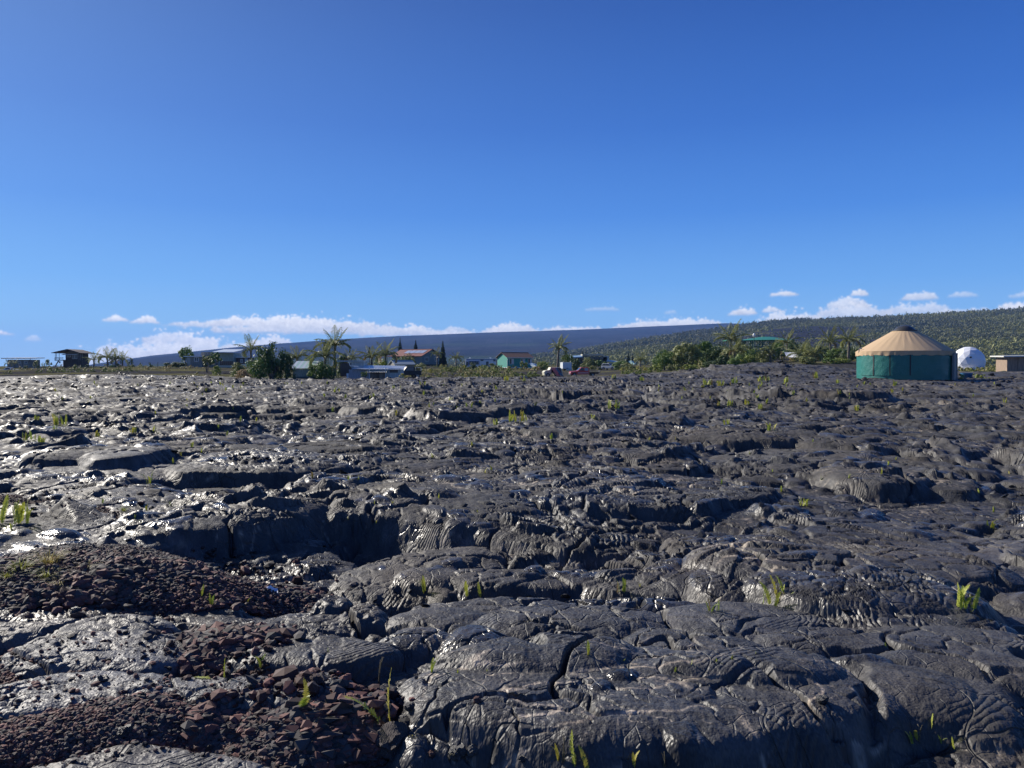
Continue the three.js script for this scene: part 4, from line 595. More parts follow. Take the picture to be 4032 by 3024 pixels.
// -- far-left house and the lookout house
{
  const s = 260 / FOCAL, t = thing('mono_pitch_house', 'grey house with flat dark roof at the far left', 'house', spot(75, 260)), X = (px) => (px - 75) * s, Yy = (py) => (1445 - py) * s;
  part(t, 'wall', bx(85 * s, 33 * s, 6, X(73), 15 * s, -3), M.greyWall); part(t, 'roof', bx(115 * s, .22, 8, X(73), Yy(1408), -2.7), M.rust, null, [0.03, 0, 0]);
  for (const x of [75, 103]) windowAt(t, X(x), Yy(1424), .03, 11 * s, 9 * s);
  for (const x of [25, 122]) part(t, 'bracket', bar([X(x), Yy(1411), .2], [X(x < 70 ? 32 : 115), Yy(1422), .1], .09), M.wood);
  for (const x of [45, 60, 90]) part(t, 'batten', bx(.1, 30 * s, .04, X(x), 15 * s, .02), M.dark);
}
{
  const s = 260 / FOCAL, t = thing('lookout_house', 'two storey dark brown lookout house with railed balcony', 'house', spot(285, 260)), X = (px) => (px - 285) * s, Yy = (py) => (1445 - py) * s;
  part(t, 'wall', bx(70 * s, 33 * s, 5, X(284), 14 * s, -2.5), M.brown); part(t, 'upper_wall', bx(58 * s, 29 * s, 5, X(288), Yy(1402), -2.5), M.brown);
  part(t, 'roof', poly([[X(227), Yy(1389)], [X(227), Yy(1387)], [X(252), Yy(1381)], [X(288), Yy(1373)], [X(315), Yy(1380)], [X(339), Yy(1388)], [X(339), Yy(1390)], [X(288), Yy(1377)]], 9).translate(0, 0, -1), M.brown);
  part(t, 'gable_panel', poly([[X(262), Yy(1389)], [X(288), Yy(1376)], [X(316), Yy(1389)]], .2), M.greyWall); part(t, 'awning', bx(58 * s, .1, 1.1, X(290), Yy(1389), .9), M.white, null, [.25, 0, 0]);
  windowAt(t, X(272), Yy(1399), .03, 12 * s, 9 * s); windowAt(t, X(290), Yy(1403), .03, 9 * s, 15 * s); windowAt(t, X(301), Yy(1403), .03, 8 * s, 15 * s); windowAt(t, X(237), Yy(1424), .2, 6 * s, 7 * s);
  for (const [a, b] of [[228, 262], [317, 338]]) { part(t, 'balcony_floor', bx((b - a) * s, .15, 3, X((a + b) / 2), Yy(1417), .3), M.brown); const r = part(t, 'railing', bx((b - a) * s, .1, .1, X((a + b) / 2), Yy(1406), 1.7), M.brown); for (let x = a; x <= b; x += 4) part(r, 'baluster', bx(.09, 10 * s, .06, X(x), Yy(1411), 1.7), M.brown); }
  for (const x of [230, 235, 245, 321, 327, 335]) part(t, 'post', bx(.12, 30 * s, .12, X(x), Yy(1402), 1.6), M.fence);
  for (const x of [322, 336]) part(t, 'post', bx(.14, 28 * s, .14, X(x), Yy(1431), 1.6), M.wood);
  part(t, 'stairs', bar([X(222), Yy(1444), 1], [X(238), Yy(1418), 1], .18), M.brown);
}
// -- shed and shacks among the palms
{
  const s = 100 / FOCAL, t = thing('grey_blue_shed', 'small blue grey shed with striped tin roof next to the dark tree', 'shed', spot(1195, 100, .1)), X = (px) => (px - 1195) * s, Yy = (py) => (1498 - py) * s;
  part(t, 'wall', bx(82 * s, 42 * s, 2.6, 0, 21 * s, -1.3), M.blueGrey); part(t, 'skirting', bx(83 * s, 12 * s, 2.64, 0, 6 * s, -1.3), paint(.10, .17, .18));
  for (let k = 0; k < 9; k++) part(t, 'roof_sheet', bx(.335, .04, 2.9), k % 2 ? M.tinGreen : M.tin, [X(1148) + .17 + k * .335, Yy(1442) + .1, -1.1], [.34, 0, 0]);
}
{
  const s = 100 / FOCAL, t = thing('tin_roof_shack', 'patched shack of pale blue and brown boards under a white tin roof', 'shack', spot(1475, 100, .12)), X = (px) => (px - 1475) * s, Yy = (py) => (1498 - py) * s, blk = (name, mat, x0, x1, y0, y1, z, d) => part(t, name, bx(X(x1) - X(x0), Yy(y1) - Yy(y0), d, (X(x0) + X(x1)) / 2, (Yy(y0) + Yy(y1)) / 2, z - d / 2), mat);
  blk('wall', M.paleBlue, 1372, 1424, 1500, 1424, -1.6, 2.4); blk('roof', std(.42, .45, .44, .5), 1318, 1428, 1424, 1419, -1.2, 3.4); blk('side_wall', paint(.17, .125, .09), 1330, 1373, 1482, 1430, -1.4, 2);
  blk('wall', M.lavender, 1374, 1458, 1499, 1455, 0, 2.6); blk('wall', M.paleBlue, 1521, 1580, 1499, 1451, .2, 2.6); blk('wall', paint(.22, .16, .12), 1458, 1521, 1499, 1455, -.3, 2);
  part(t, 'roof', corrugated(198 * s, 3.4, .22, .035), M.tin, [X(1489), Yy(1446.5), -1.0], [.15, 0, -.012]);
  const nb = 5; for (let k = 0; k < nb; k++) blk('board', [M.ply, paint(.30, .2, .15), M.wood][k % 3], 1461 + k * 12, 1472.4 + k * 12, 1494, 1462, .55, .06);
  part(t, 'porch_roof', corrugated(80 * s, 1.5, .22, .03), M.cream, [X(1488), Yy(1458), .55], [.36, 0, 0]);
  for (const x of [1459, 1522]) part(t, 'post', bx(.07, 52 * s, .07, X(x), Yy(1472), .7), M.white);
  const wf = windowAt(t, X(1552), Yy(1462), .23, 34 * s, 13 * s, 0, M.paleBlue, 0); part(wf, 'blind', bx(33 * s, 12 * s, .02, 0, 0, .015), paint(.2, .16, .14));
  blk('door', M.white, 1365, 1373, 1494, 1470, .1, .08); part(t, 'pipe', join([bar([X(1374), Yy(1430), -.3], [X(1378), Yy(1441), -.2], .05), bar([X(1378), Yy(1441), -.2], [X(1410), Yy(1443), 0], .05)]), M.white);
}
{ const s = 150 / FOCAL, t = thing('grey_gable_shed', 'low grey gabled shed behind the shacks', 'shed', spot(1582, 150)); gable(t, 80 * s, 3.2, -.6, 1.6, 2.3, M.greyWall, std(.33, .38, .38, .5), .3); t.rotation.y = .5; }
// -- motor home, long low house, pavilion, canopies
{
  const s = 225 / FOCAL, t = thing('motor_home', 'long white motor home with blue stripes left of the teal house', 'motor home', spot(1892, 225)), X = (px) => (px - 1892) * s, Yy = (py) => (1457 - py) * s;
  part(t, 'body', new RoundedBoxGeometry(120 * s, 32 * s, 2.5, 3, .15).translate(0, 25 * s, -1.2), std(.7, .71, .72, .4)); part(t, 'stripe', bx(118 * s, .18, .03, 0, Yy(1418), .07), std(.06, .14, .36, .5)); part(t, 'roof_edge', bx(121 * s, .12, 2.6, 0, Yy(1414.5), -1.2), M.white);
  for (const [x, w, h, y] of [[1840, 8, 14, 1434], [1857, 18, 13, 1431], [1876, 16, 12, 1431], [1898, 10, 6, 1420], [1919, 9, 16, 1434], [1947, 8, 8, 1420]]) windowAt(t, X(x), Yy(y), .07, w * s, h * s, 0, M.dark, 0);
  part(t, 'slide_out', join([bx(42 * s, .1, .3, X(1866), Yy(1424), .15), bx(.12, 30 * s, .3, X(1845), Yy(1438), .15), bx(.12, 30 * s, .3, X(1887), Yy(1438), .15)]), std(.08, .16, .4, .5));
  for (const x of [1850, 1930]) part(t, 'wheel', new THREE.CylinderGeometry(.42, .42, .3, 18).rotateX(Math.PI / 2), M.tyre, [X(x), .42, -.1]);
  part(t, 'roof_vent', join([bx(.5, .25, .5, X(1850), Yy(1411.5), -1), bx(.5, .25, .5, X(1931), Yy(1411.5), -1)]), M.white);
}
{
  const s = 290 / FOCAL, t = thing('long_low_house', 'long low house with pale roofs behind the parked cars', 'house', spot(2340, 290)), X = (px) => (px - 2340) * s, Yy = (py) => (1440 - py) * s;
  part(t, 'wall', bx(120 * s, 34 * s, 6, X(2330), Yy(1422), -3), paint(.08, .07, .065)); part(t, 'roof', bx(84 * s, .5, 8, X(2334), Yy(1397.5), -3), M.cream); part(t, 'roof', bx(46 * s, .35, 6, X(2272), Yy(1402), -2), std(.2, .32, .45, .4), null, [.1, 0, .06]);
  part(t, 'porch_roof', bx(60 * s, .25, 5, X(2412), Yy(1414), -1), std(.40, .47, .45, .5), null, [.12, 0, -.14]);
  for (const x of [2296, 2312, 2330, 2350, 2368]) windowAt(t, X(x), Yy(1407), .04, 12 * s, 9 * s, 0, std(.3, .25, .2, .7)); part(t, 'side_wall', bx(22 * s, 20 * s, 4, X(2386), Yy(1412), -2), M.paleBlue); part(t, 'porch_wall', bx(44 * s, 24 * s, 4, X(2270), Yy(1418), -3), paint(.3, .28, .27));
}
{
  const o = spot(3030, 180), s = 180 / FOCAL, t = thing('green_pavilion', 'green open pavilion with low hipped roof and arched brackets above the trees', 'pavilion', o), ye = (1386 - 1339) * s, yr = (1386 - 1324) * s, R = 7.2;
  part(t, 'roof', new THREE.CylinderGeometry(1.2, R, yr - ye, 8, 1).translate(0, (ye + yr) / 2, -3).scale(1, 1, .8), std(.03, .20, .13, .45)); part(t, 'floor', new THREE.CylinderGeometry(R * .86, R * .86, .3, 8).scale(1, 1, .8).translate(0, ye - 2.4, -2.4), M.green);
  for (let k = 0; k < 16; k++) { const a = k / 16 * 6.2832, x = Math.cos(a) * R * .87, z = -2.4 + Math.sin(a) * R * .7; const p = part(t, 'post', bx(.2, ye + .5, .2, x, ye / 2 - .2, z), M.green); part(p, 'bracket', join([bar([x, ye - .9, z], [x - Math.sin(a) * .7, ye - .05, z + Math.cos(a) * .6], .08), bar([x, ye - .9, z], [x + Math.sin(a) * .7, ye - .05, z - Math.cos(a) * .6], .08)]), M.green); }
  part(t, 'railing', new THREE.TorusGeometry(R * .85, .08, 6, 8).rotateX(Math.PI / 2).scale(1, 1, .8).translate(0, ye - 1.5, -2.4), M.green); part(t, 'side_roof', bx(3.6, .2, 4), std(.03, .20, .13, .45), [-R - .8, ye + .1, -2.5], [0, 0, .04]);
  for (const x of [-R - 2.2, -R + .2]) part(t, 'side_post', bx(.16, ye, .16, x, ye / 2, -1), M.green);
}
{ const o = spot(2968, 165), s = 165 / FOCAL, t = thing('lamp_post', 'green lamp post with white globe beside the pavilion', 'lamp post', o), h = at(2968, 1326, 165).y - o.y; part(t, 'pole', new THREE.CylinderGeometry(.07, .1, h, 10).translate(0, h / 2, 0), M.green); part(t, 'globe', new THREE.SphereGeometry(.28, 16, 12).scale(1, 1.4, 1).translate(0, h + .35, 0), M.white); }
function canopy(px, pyTop, d, w, h, label, turn, mat = M.white) {
  const o = spot(px, d), s = d / FOCAL, top = at(px, pyTop, d).y - o.y, t = thing('shade_canopy', label, 'canopy', o, turn), g = new THREE.PlaneGeometry(w * s, 3, 12, 6).rotateX(-Math.PI / 2), p = g.attributes.position;
  for (let i = 0; i < p.count; i++) { const u = p.getX(i) / (w * s), v = p.getZ(i) / 3; p.setY(i, -u * h * s * .5 - (1 - 4 * v * v) * .25 + .1 * Math.cos(u * 7) - v * .9); } g.computeVertexNormals();
  part(t, 'sheet', g, mat, [0, top - .5 * h * s, 0]); for (const x of [-.48, .48]) part(t, 'post', bar([x * w * s, 0, 1.4], [x * w * s, top - .6 * h * s - x * h * s * .5, 1.4], .05), M.fence);
}
canopy(3030, 1378, 135, 62, 30, 'slanting white canopy among the palms below the pavilion', .1); canopy(3138, 1386, 132, 84, 28, 'second white canopy to the right among drooping palms', -.15); canopy(2495, 1423, 190, 28, 10, 'small pale green canopy by the yellowing palm', .2, std(.42, .6, .5, .5)); canopy(2108, 1432, 190, 36, 12, 'small pale sheet roof in the grass right of the teal house', .3, std(.6, .7, .66, .5));

// -- vehicles: side outlines with thickness, glass and wheels
function wheels(t, list, r, z) { for (const x of list) for (const s of [1, -1]) { const w = part(t, 'wheel', new THREE.TorusGeometry(r * .74, r * .27, 10, 22), M.tyre, [x, r, s * z]); part(w, 'rim', new THREE.CylinderGeometry(r * .55, r * .55, .14, 16).rotateX(Math.PI / 2), M.rim); } }
{
  const t = thing('red_pickup', 'old red pickup truck with a black flat bed facing left', 'pickup truck', spot(2294, 125, .02), .08);
  part(t, 'body', poly([[-2.05, .42], [-2.1, .62], [-2.06, .86], [-.98, .98], [-.55, 1.05], [.95, 1.02], [.98, .45], [-1.1, .40], [-1.2, .66], [-1.45, .76], [-1.7, .66], [-1.8, .40]], 1.62, .06), M.red);
  const cab = part(t, 'cab', poly([[-.92, .98], [-.42, 1.5], [-.3, 1.55], [.78, 1.55], [.88, 1.48], [.96, .98]], 1.46, .07), M.red);
  for (const s of [1, -1]) { part(cab, 'side_window', poly([[-.7, 1.02], [-.36, 1.43], [.08, 1.43], [.08, 1.02]], .02).translate(0, 0, s * .735), M.glass); part(cab, 'rear_window', poly([[.2, 1.02], [.2, 1.44], [.72, 1.44], [.78, 1.02]], .02).translate(0, 0, s * .735), std(.3, .36, .38, .2)); }
  part(cab, 'windscreen', bx(.02, .6, 1.26, 0, 0, 0), M.glass, [-.70, 1.25, 0], [0, 0, -.77]);
  part(t, 'flat_bed', join([bx(1.75, .12, 1.7, 1.85, .78, 0), bx(.06, .3, 1.7, 2.72, .9, 0), bx(1.6, .18, .9, 1.75, .6, 0)]), M.black); part(t, 'bumper', bx(.14, .16, 1.6, -2.12, .5, 0), M.rim);
  for (const s of [1, -1]) part(t, 'headlight', bx(.04, .16, .3, -2.11, .72, s * .55), M.curtain); part(t, 'stripe', bx(1.7, .05, 1.645, -.05, .66, 0), M.white); wheels(t, [-1.45, 1.55], .34, .74);
}
{
  const t = thing('silver_suv', 'silver sport utility car with dark front parked on the plain', 'car', spot(2401, 205), -.72);
  part(t, 'body', poly([[-2.2, .42], [-2.25, 1.0], [-1.3, 1.08], [1.2, 1.08], [2.15, .98], [2.2, .5], [1.8, .42], [1.65, .72], [1.35, .82], [1.05, .72], [.95, .4], [-1.0, .4], [-1.1, .72], [-1.4, .82], [-1.7, .72], [-1.8, .42]], 1.78, .08), M.silver);
  const cab = part(t, 'cabin', poly([[-2.15, 1.05], [-2.0, 1.66], [-1.7, 1.74], [.15, 1.74], [.95, 1.08]], 1.6, .08), M.silver);
  for (const s of [1, -1]) { part(cab, 'side_window', poly([[-1.85, 1.12], [-1.75, 1.6], [-.75, 1.62], [-.75, 1.12]], .02).translate(0, 0, s * .805), M.glass); part(cab, 'front_window', poly([[-.65, 1.12], [-.65, 1.62], [.08, 1.62], [.66, 1.12]], .02).translate(0, 0, s * .805), M.glass); }
  part(cab, 'windscreen', bx(.02, .86, 1.4), M.glass, [.58, 1.42, 0], [0, 0, .89]); part(t, 'grille', bx(.06, .5, 1.6, 2.2, .72, 0), M.black); part(t, 'bonnet', bx(1.1, .04, 1.6, 1.6, 1.05, 0), M.dark, null, [0, 0, -.06]); for (const s of [1, -1]) part(t, 'headlight', bx(.05, .15, .35, 2.22, .86, s * .62), M.curtain); wheels(t, [-1.4, 1.35], .37, .82);
}
{
  const t = thing('white_pickup', 'white pickup truck parked at the far left by the fence', 'pickup truck', spot(40, 215), .1);
  part(t, 'body', poly([[-2.4, .45], [-2.45, .9], [-1.5, 1.02], [.5, 1.05], [2.6, 1.02], [2.6, .5]], 1.75, .07), std(.72, .73, .75, .35)); const c = part(t, 'cab', poly([[-1.4, 1.0], [-.75, 1.62], [.45, 1.62], [.6, 1.02]], 1.6, .08), std(.72, .73, .75, .35)); for (const s of [1, -1]) part(c, 'side_window', poly([[-1.05, 1.06], [-.62, 1.52], [.3, 1.52], [.4, 1.06]], .02).translate(0, 0, s * .81), M.glass); part(c, 'windscreen', bx(.02, .8, 1.4), M.glass, [-1.08, 1.33, 0], [0, 0, -.8]); wheels(t, [-1.6, 1.6], .38, .8);
}
{
  const t = thing('wrecked_jeep', 'stripped cream coloured jeep wreck beside the upturned red truck bed', 'jeep', spot(2176, 123, .05), .2);
  part(t, 'body', poly([[-1.5, .35], [-1.6, .85], [-1.35, 1.1], [-.7, 1.2], [-.5, 1.62], [.9, 1.62], [1.2, 1.5], [1.4, .9], [1.5, .4], [.3, .4], [.1, .75], [-.3, .78], [-.6, .4]], 1.5, .05), std(.52, .50, .38, .6)); for (const s of [1, -1]) part(t, 'door_opening', poly([[-.42, .75], [-.36, 1.52], [.5, 1.52], [.55, .75]], .03).translate(0, 0, s * .755), M.black); part(t, 'rear_panel', poly([[.6, .5], [.6, 1.55], [1.1, 1.45], [1.3, .6]], .03).translate(0, 0, .756), M.dark); part(t, 'tube', bar([-.3, 1.35, .9], [.7, 1.05, 1.1], .05), M.white); wheels(t, [-.95, .85], .36, .7);
}
{
  const t = thing('upturned_truck_bed', 'faded pink red truck bed tipped on its end beside the jeep', 'truck bed', spot(2214, 121, .05), -.35), g = new THREE.Group();
  const tilt = (m) => { m.rotation.z = -.92; m.position.set(-1.0, 1.62, 0); return m; };
  for (const z of [.75, -.75]) tilt(part(t, 'side_panel', poly([[0, 0], [2.1, 0], [2.1, .52], [1.55, .52], [1.45, .34], [1.1, .34], [1.0, .52], [0, .52]], .1, .02).translate(0, -.52, z), M.pink)); tilt(part(t, 'bed_floor', bx(2.05, .06, 1.45, 1.03, -.06, 0), M.black)); tilt(part(t, 'tailgate', bx(.08, .5, 1.5, 2.06, -.27, 0), M.pink)); tilt(part(t, 'head_board', bx(.08, .5, 1.5, .04, -.27, 0), M.pink)); for (let k = 0; k < 5; k++) tilt(part(t, 'rib', bx(2.0, .04, .08, 1.03, -.1, -.5 + k * .25), M.dark));
}
{
  const s = 160 / FOCAL, t = thing('covered_cart', 'small trailer under a white tarpaulin behind the red pickup', 'trailer', spot(2228, 160), .35);
  part(t, 'tarpaulin', new RoundedBoxGeometry(2.0, 1.35, 1.5, 3, .1).translate(0, 1.05, 0), std(.62, .65, .66, .55)); part(t, 'roof_edge', bx(2.06, .06, 1.56, 0, 1.66, 0), M.white); part(t, 'skirt', bx(1.3, .4, .05, .4, .25, .78), M.paleBlue); wheels(t, [0], .3, .7); part(t, 'fold', join([bar([-.5, 1.6, .77], [-.2, .5, .78], .03), bar([.2, 1.6, .77], [.3, .6, .78], .025)]), M.white);
}
{
  const t = thing('black_truck', 'dark truck parked at the right end of the shacks', 'pickup truck', spot(1606, 108, .1), .5);
  part(t, 'body', poly([[-1.6, .4], [-1.65, .95], [-.9, 1.05], [1.7, 1.05], [1.75, .45]], 1.6, .06), M.black); const c = part(t, 'cab', poly([[-.9, 1.0], [-.4, 1.6], [.7, 1.6], [.8, 1.02]], 1.45, .06), M.black); for (const s of [1, -1]) part(c, 'side_window', poly([[-.6, 1.06], [-.28, 1.5], [.55, 1.5], [.6, 1.06]], .02).translate(0, 0, s * .73), std(.1, .12, .14, .15)); part(t, 'rack', join([bar([.9, 1.05, .7], [.9, 1.5, .7], .03), bar([1.7, 1.05, .7], [1.7, 1.5, .7], .03), bar([.9, 1.5, .7], [1.7, 1.5, .7], .03)]), M.white); wheels(t, [-1.1, 1.15], .36, .72);
}
// -- posts and poles at the left
{
  const posts = [[131, 1440, 1473], [141, 1436, 1470], [160, 1443, 1470], [177, 1436, 1470], [194, 1424, 1473], [213, 1438, 1470], [220, 1438, 1471], [242, 1434, 1470], [80, 1440, 1474], [78, 1453, 1472]];
  posts.forEach(([px, y0, y1], i) => { const d = 205, o = spot(px, d), h = Math.max(1, at(px, y0, d).y - o.y); const m = solo('fence_post', new THREE.CylinderGeometry(i === 4 ? .1 : .075, .1, h + .3, 8).translate(0, h / 2 - .15, 0), i % 2 ? M.fence : std(.42, .40, .36, .8), i === 4 ? 'tallest pale post in front of the lookout house' : i === 8 ? 'post leaning by the white pickup under the grey house' : i === 9 ? 'short white marker post behind the white pickup' : 'thin grey post in the row below the lookout house', 'post', i === 4 || i > 7 ? undefined : 'row of posts below the lookout house'); m.position.copy(o); m.rotation.z = (i % 3 - 1) * .03; });
  const a = at(194, 1426, 205), b = at(246, 1436, 205), c = at(213, 1440, 205); solo('fence_rail', bar(c.toArray(), b.toArray(), .07), M.fence, 'grey rail on the posts below the lookout house', 'rail');
  for (const [px, y0, d, lab] of [[622, 1426, 190, 'thin utility pole left of the round tree'], [668, 1424, 240, 'second thin pole nearer the round tree']]) { const o = spot(px, d), h = at(px, y0, d).y - o.y; solo('utility_pole', new THREE.CylinderGeometry(.06, .08, h, 8).translate(0, h / 2, 0), M.dark, lab, 'pole').position.copy(o); }
}
// -- scrap of white plastic in the pit
{ const p0 = onPlane(1040, 2345, -.25), p = onPlane(1040, 2345, groundAt(p0.x, p0.z) + .06), g = new THREE.PlaneGeometry(.26, .17, 10, 8), q = g.attributes.position; for (let i = 0; i < q.count; i++) { const x = q.getX(i), y = q.getY(i); q.setZ(i, .05 * noise(x * 14 + 3, y * 14) + .02 * noise(x * 40, y * 40)); q.setX(i, x + .03 * noise(x * 9, y * 9 + 4)); q.setY(i, y + .04 * noise(x * 11 + 9, y * 11)); } g.computeVertexNormals(); const m = solo('plastic_scrap', g, std(.78, .82, .9, .5), 'crumpled white scrap of plastic lying in the dark pit', 'plastic scrap'); m.position.copy(p); m.rotation.set(-.75, .1, .1); }
console.log('built things');

// ---------------------------------------------------------------- plants
const barkMat = std(.13, .11, .09, .9), stemMat = std(.10, .085, .05, .85);
// palms
function palmFrond(seed, droop, leaf = .34, n = 26) {
  const r = rng(seed), pos = [], P = (t) => { const a = .75 - droop * t * 1.5; return [t, 0]; }, pts = []; let x = 0, y = 0, a = .85; const K = 30;
  for (let k = 0; k <= K; k++) { pts.push([x, y, a]); a -= droop * (1.2 + k / K) / K * 1.6; x += Math.cos(a) / K; y += Math.sin(a) / K; }
  const quad = (p, q, s, u) => pos.push(...p, ...q, ...s, ...p, ...s, ...u);
  for (let k = 0; k < K; k++) { const w = .018 * (1 - k / K) + .003; const [x0, y0] = pts[k], [x1, y1] = pts[k + 1]; quad([x0, y0, -w], [x1, y1, -w], [x1, y1, w], [x0, y0, w]); quad([x0, y0 - w, 0], [x1, y1 - w, 0], [x1, y1 + w, 0], [x0, y0 + w, 0]); }
  for (let i = 0; i < n; i++) for (const s of [1, -1]) {
    const t = .12 + .88 * i / n, k = Math.min(K - 1, Math.floor(t * K)), [x0, y0, aa] = pts[k], len = leaf * Math.sin(Math.PI * Math.min(1, .18 + t * .78)) * (.8 + r() * .4), dr = -.25 - .65 * r(), wd = .026, fx = Math.cos(aa) * .75, fy = Math.sin(aa) * .75, z1 = s * len * .66, tx = x0 + fx * len * .55, ty = y0 + fy * len * .55 + dr * len * .5, mx = mixv(x0, tx, .5), my = mixv(y0, ty, .5) + len * .12;
    quad([x0 - wd * .5, y0, 0], [mx - wd, my, z1 * .55], [mx + wd, my, z1 * .55], [x0 + wd * .5, y0, 0]); pos.push(mx - wd, my, z1 * .55, tx, ty, z1, mx + wd, my, z1 * .55);
  }
  const g = new THREE.BufferGeometry(); g.setAttribute('position', new THREE.Float32BufferAttribute(pos, 3)); g.computeVertexNormals(); return g;
}
const fronds = [palmFrond(1, .4, .3), palmFrond(2, .75, .3), palmFrond(3, 1.15, .3), palmFrond(4, 1.8, .28), palmFrond(5, .15, .28)];
function palm(px, pyCrown, d, size, label, o = {}) {                 // size: frond length in metres
  const p = spot(px, d, .1), h = Math.max(.6, at(px, pyCrown, d).y - p.y), t = thing('palm_tree', label, 'palm tree', p, 0, o.group), q = rng(px * 7 + d), n = o.n ?? 13, lean = o.lean ?? (q() - .5) * .12;
  const curve = new THREE.CatmullRomCurve3([new THREE.Vector3(0, -.2, 0), new THREE.Vector3(lean * h * .4, h * .5, 0), new THREE.Vector3(lean * h, h, 0)]), tg = new THREE.TubeGeometry(curve, 10, 1, 8), tp = tg.attributes.position;
  for (let i = 0; i < tp.count; i++) { const k = Math.floor(i / 9) / 10, c = curve.getPointAt(clamp(k)), r = mixv(.24, .13, k) * (size / 3) * (1 + .12 * (Math.floor(i / 9) % 2)); tp.setXYZ(i, c.x + (tp.getX(i) - c.x) * r, c.y + (tp.getY(i) - c.y) * r, c.z + (tp.getZ(i) - c.z) * r); } tg.computeVertexNormals();
  part(t, 'trunk', tg, barkMat);
  for (let i = 0; i < n; i++) { const a = i * 2.4 + q() * .5, up = i / n, k = up < .22 ? 4 : up < .45 ? 0 : up < .7 ? 1 : up < .9 ? 2 : 3, f = part(t, 'frond', fronds[k], up > .86 && q() < .6 ? G.dry : G.palm, [lean * h, h - .05 * size * up, 0], [0, a, 0]), s = size * (.8 + q() * .35); f.scale.set(s, s, s); f.rotation.set(0, a, (up < .22 ? .35 : 0) + (q() - .5) * .25); f.rotation.order = 'YXZ'; }
  part(t, 'crown_shaft', new THREE.SphereGeometry(.2 * size / 3, 8, 6).scale(1, 1.8, 1), G.dry, [lean * h, h - .1, 0]);
  return t;
}
[[1317, 1362, 115, 3.6, 'tallest palm above the shacks with ragged windblown fronds', { n: 16, lean: .02 }], [1279, 1408, 102, 3.0, 'short broad palm in front of the tallest palm', { n: 14 }], [1173, 1412, 113, 2.4, 'palm with sunlit fronds behind the blue grey shed'], [1385, 1414, 130, 2.4, 'low palm behind the brown board wall of the shack'], [1461, 1408, 128, 2.8, 'left palm of the pair behind the white tin roof'], [1520, 1400, 132, 3.2, 'right palm of the pair behind the white tin roof', { n: 15 }], [2195, 1374, 170, 3.6, 'lone palm right of the teal house beside a green tree', { n: 14 }], [2520, 1420, 172, 2.6, 'short palm with yellowing fronds left of the big thicket', { n: 12 }], [2876, 1340, 132, 3.8, 'palm with a pale dead spike rising out of the thicket', { n: 14 }], [2890, 1385, 122, 3.0, 'lower palm in front of the dead spiked palm', { n: 13 }], [3034, 1392, 128, 2.8, 'drooping palm left of the white canopies', { n: 14 }], [3098, 1352, 150, 3.2, 'palm standing in front of the green pavilion', { n: 14 }], [3152, 1400, 128, 3.2, 'bent palm over the second white canopy', { n: 14, lean: .15 }], [3272, 1350, 140, 3.2, 'palm on the skyline between pavilion and yurt', { n: 14 }], [3340, 1345, 125, 3.2, 'windblown palm nearest the yurt roof', { n: 15 }], [3205, 1395, 125, 3.0, 'palm in the shrubs left of the yurt', { n: 14 }],
  [370, 1418, 235, 3.6, 'palm right of the lookout house', { n: 12 }], [425, 1410, 230, 4.2, 'left palm of the clump between lookout and stepped house', { n: 14 }], [455, 1416, 228, 3.6, 'middle palm of the clump between lookout and stepped house'], [483, 1418, 232, 3.4, 'right palm of the clump between lookout and stepped house'], [990, 1380, 100, 2.4, 'palm fronds behind the left side of the dark tree', { n: 10 }], [30, 1434, 235, 1.6, 'tiny palm below the flat roofed house at far left', { n: 9 }], [58, 1432, 236, 1.8, 'second tiny palm below the flat roofed house', { n: 9 }], [1795, 1412, 190, 2.6, 'low yellow palm left of the motor home', { n: 12 }], [1722, 1395, 205, 2.4, 'palm at the foot of the nearest dark pine', { n: 11 }]].forEach((a) => palm(...a));

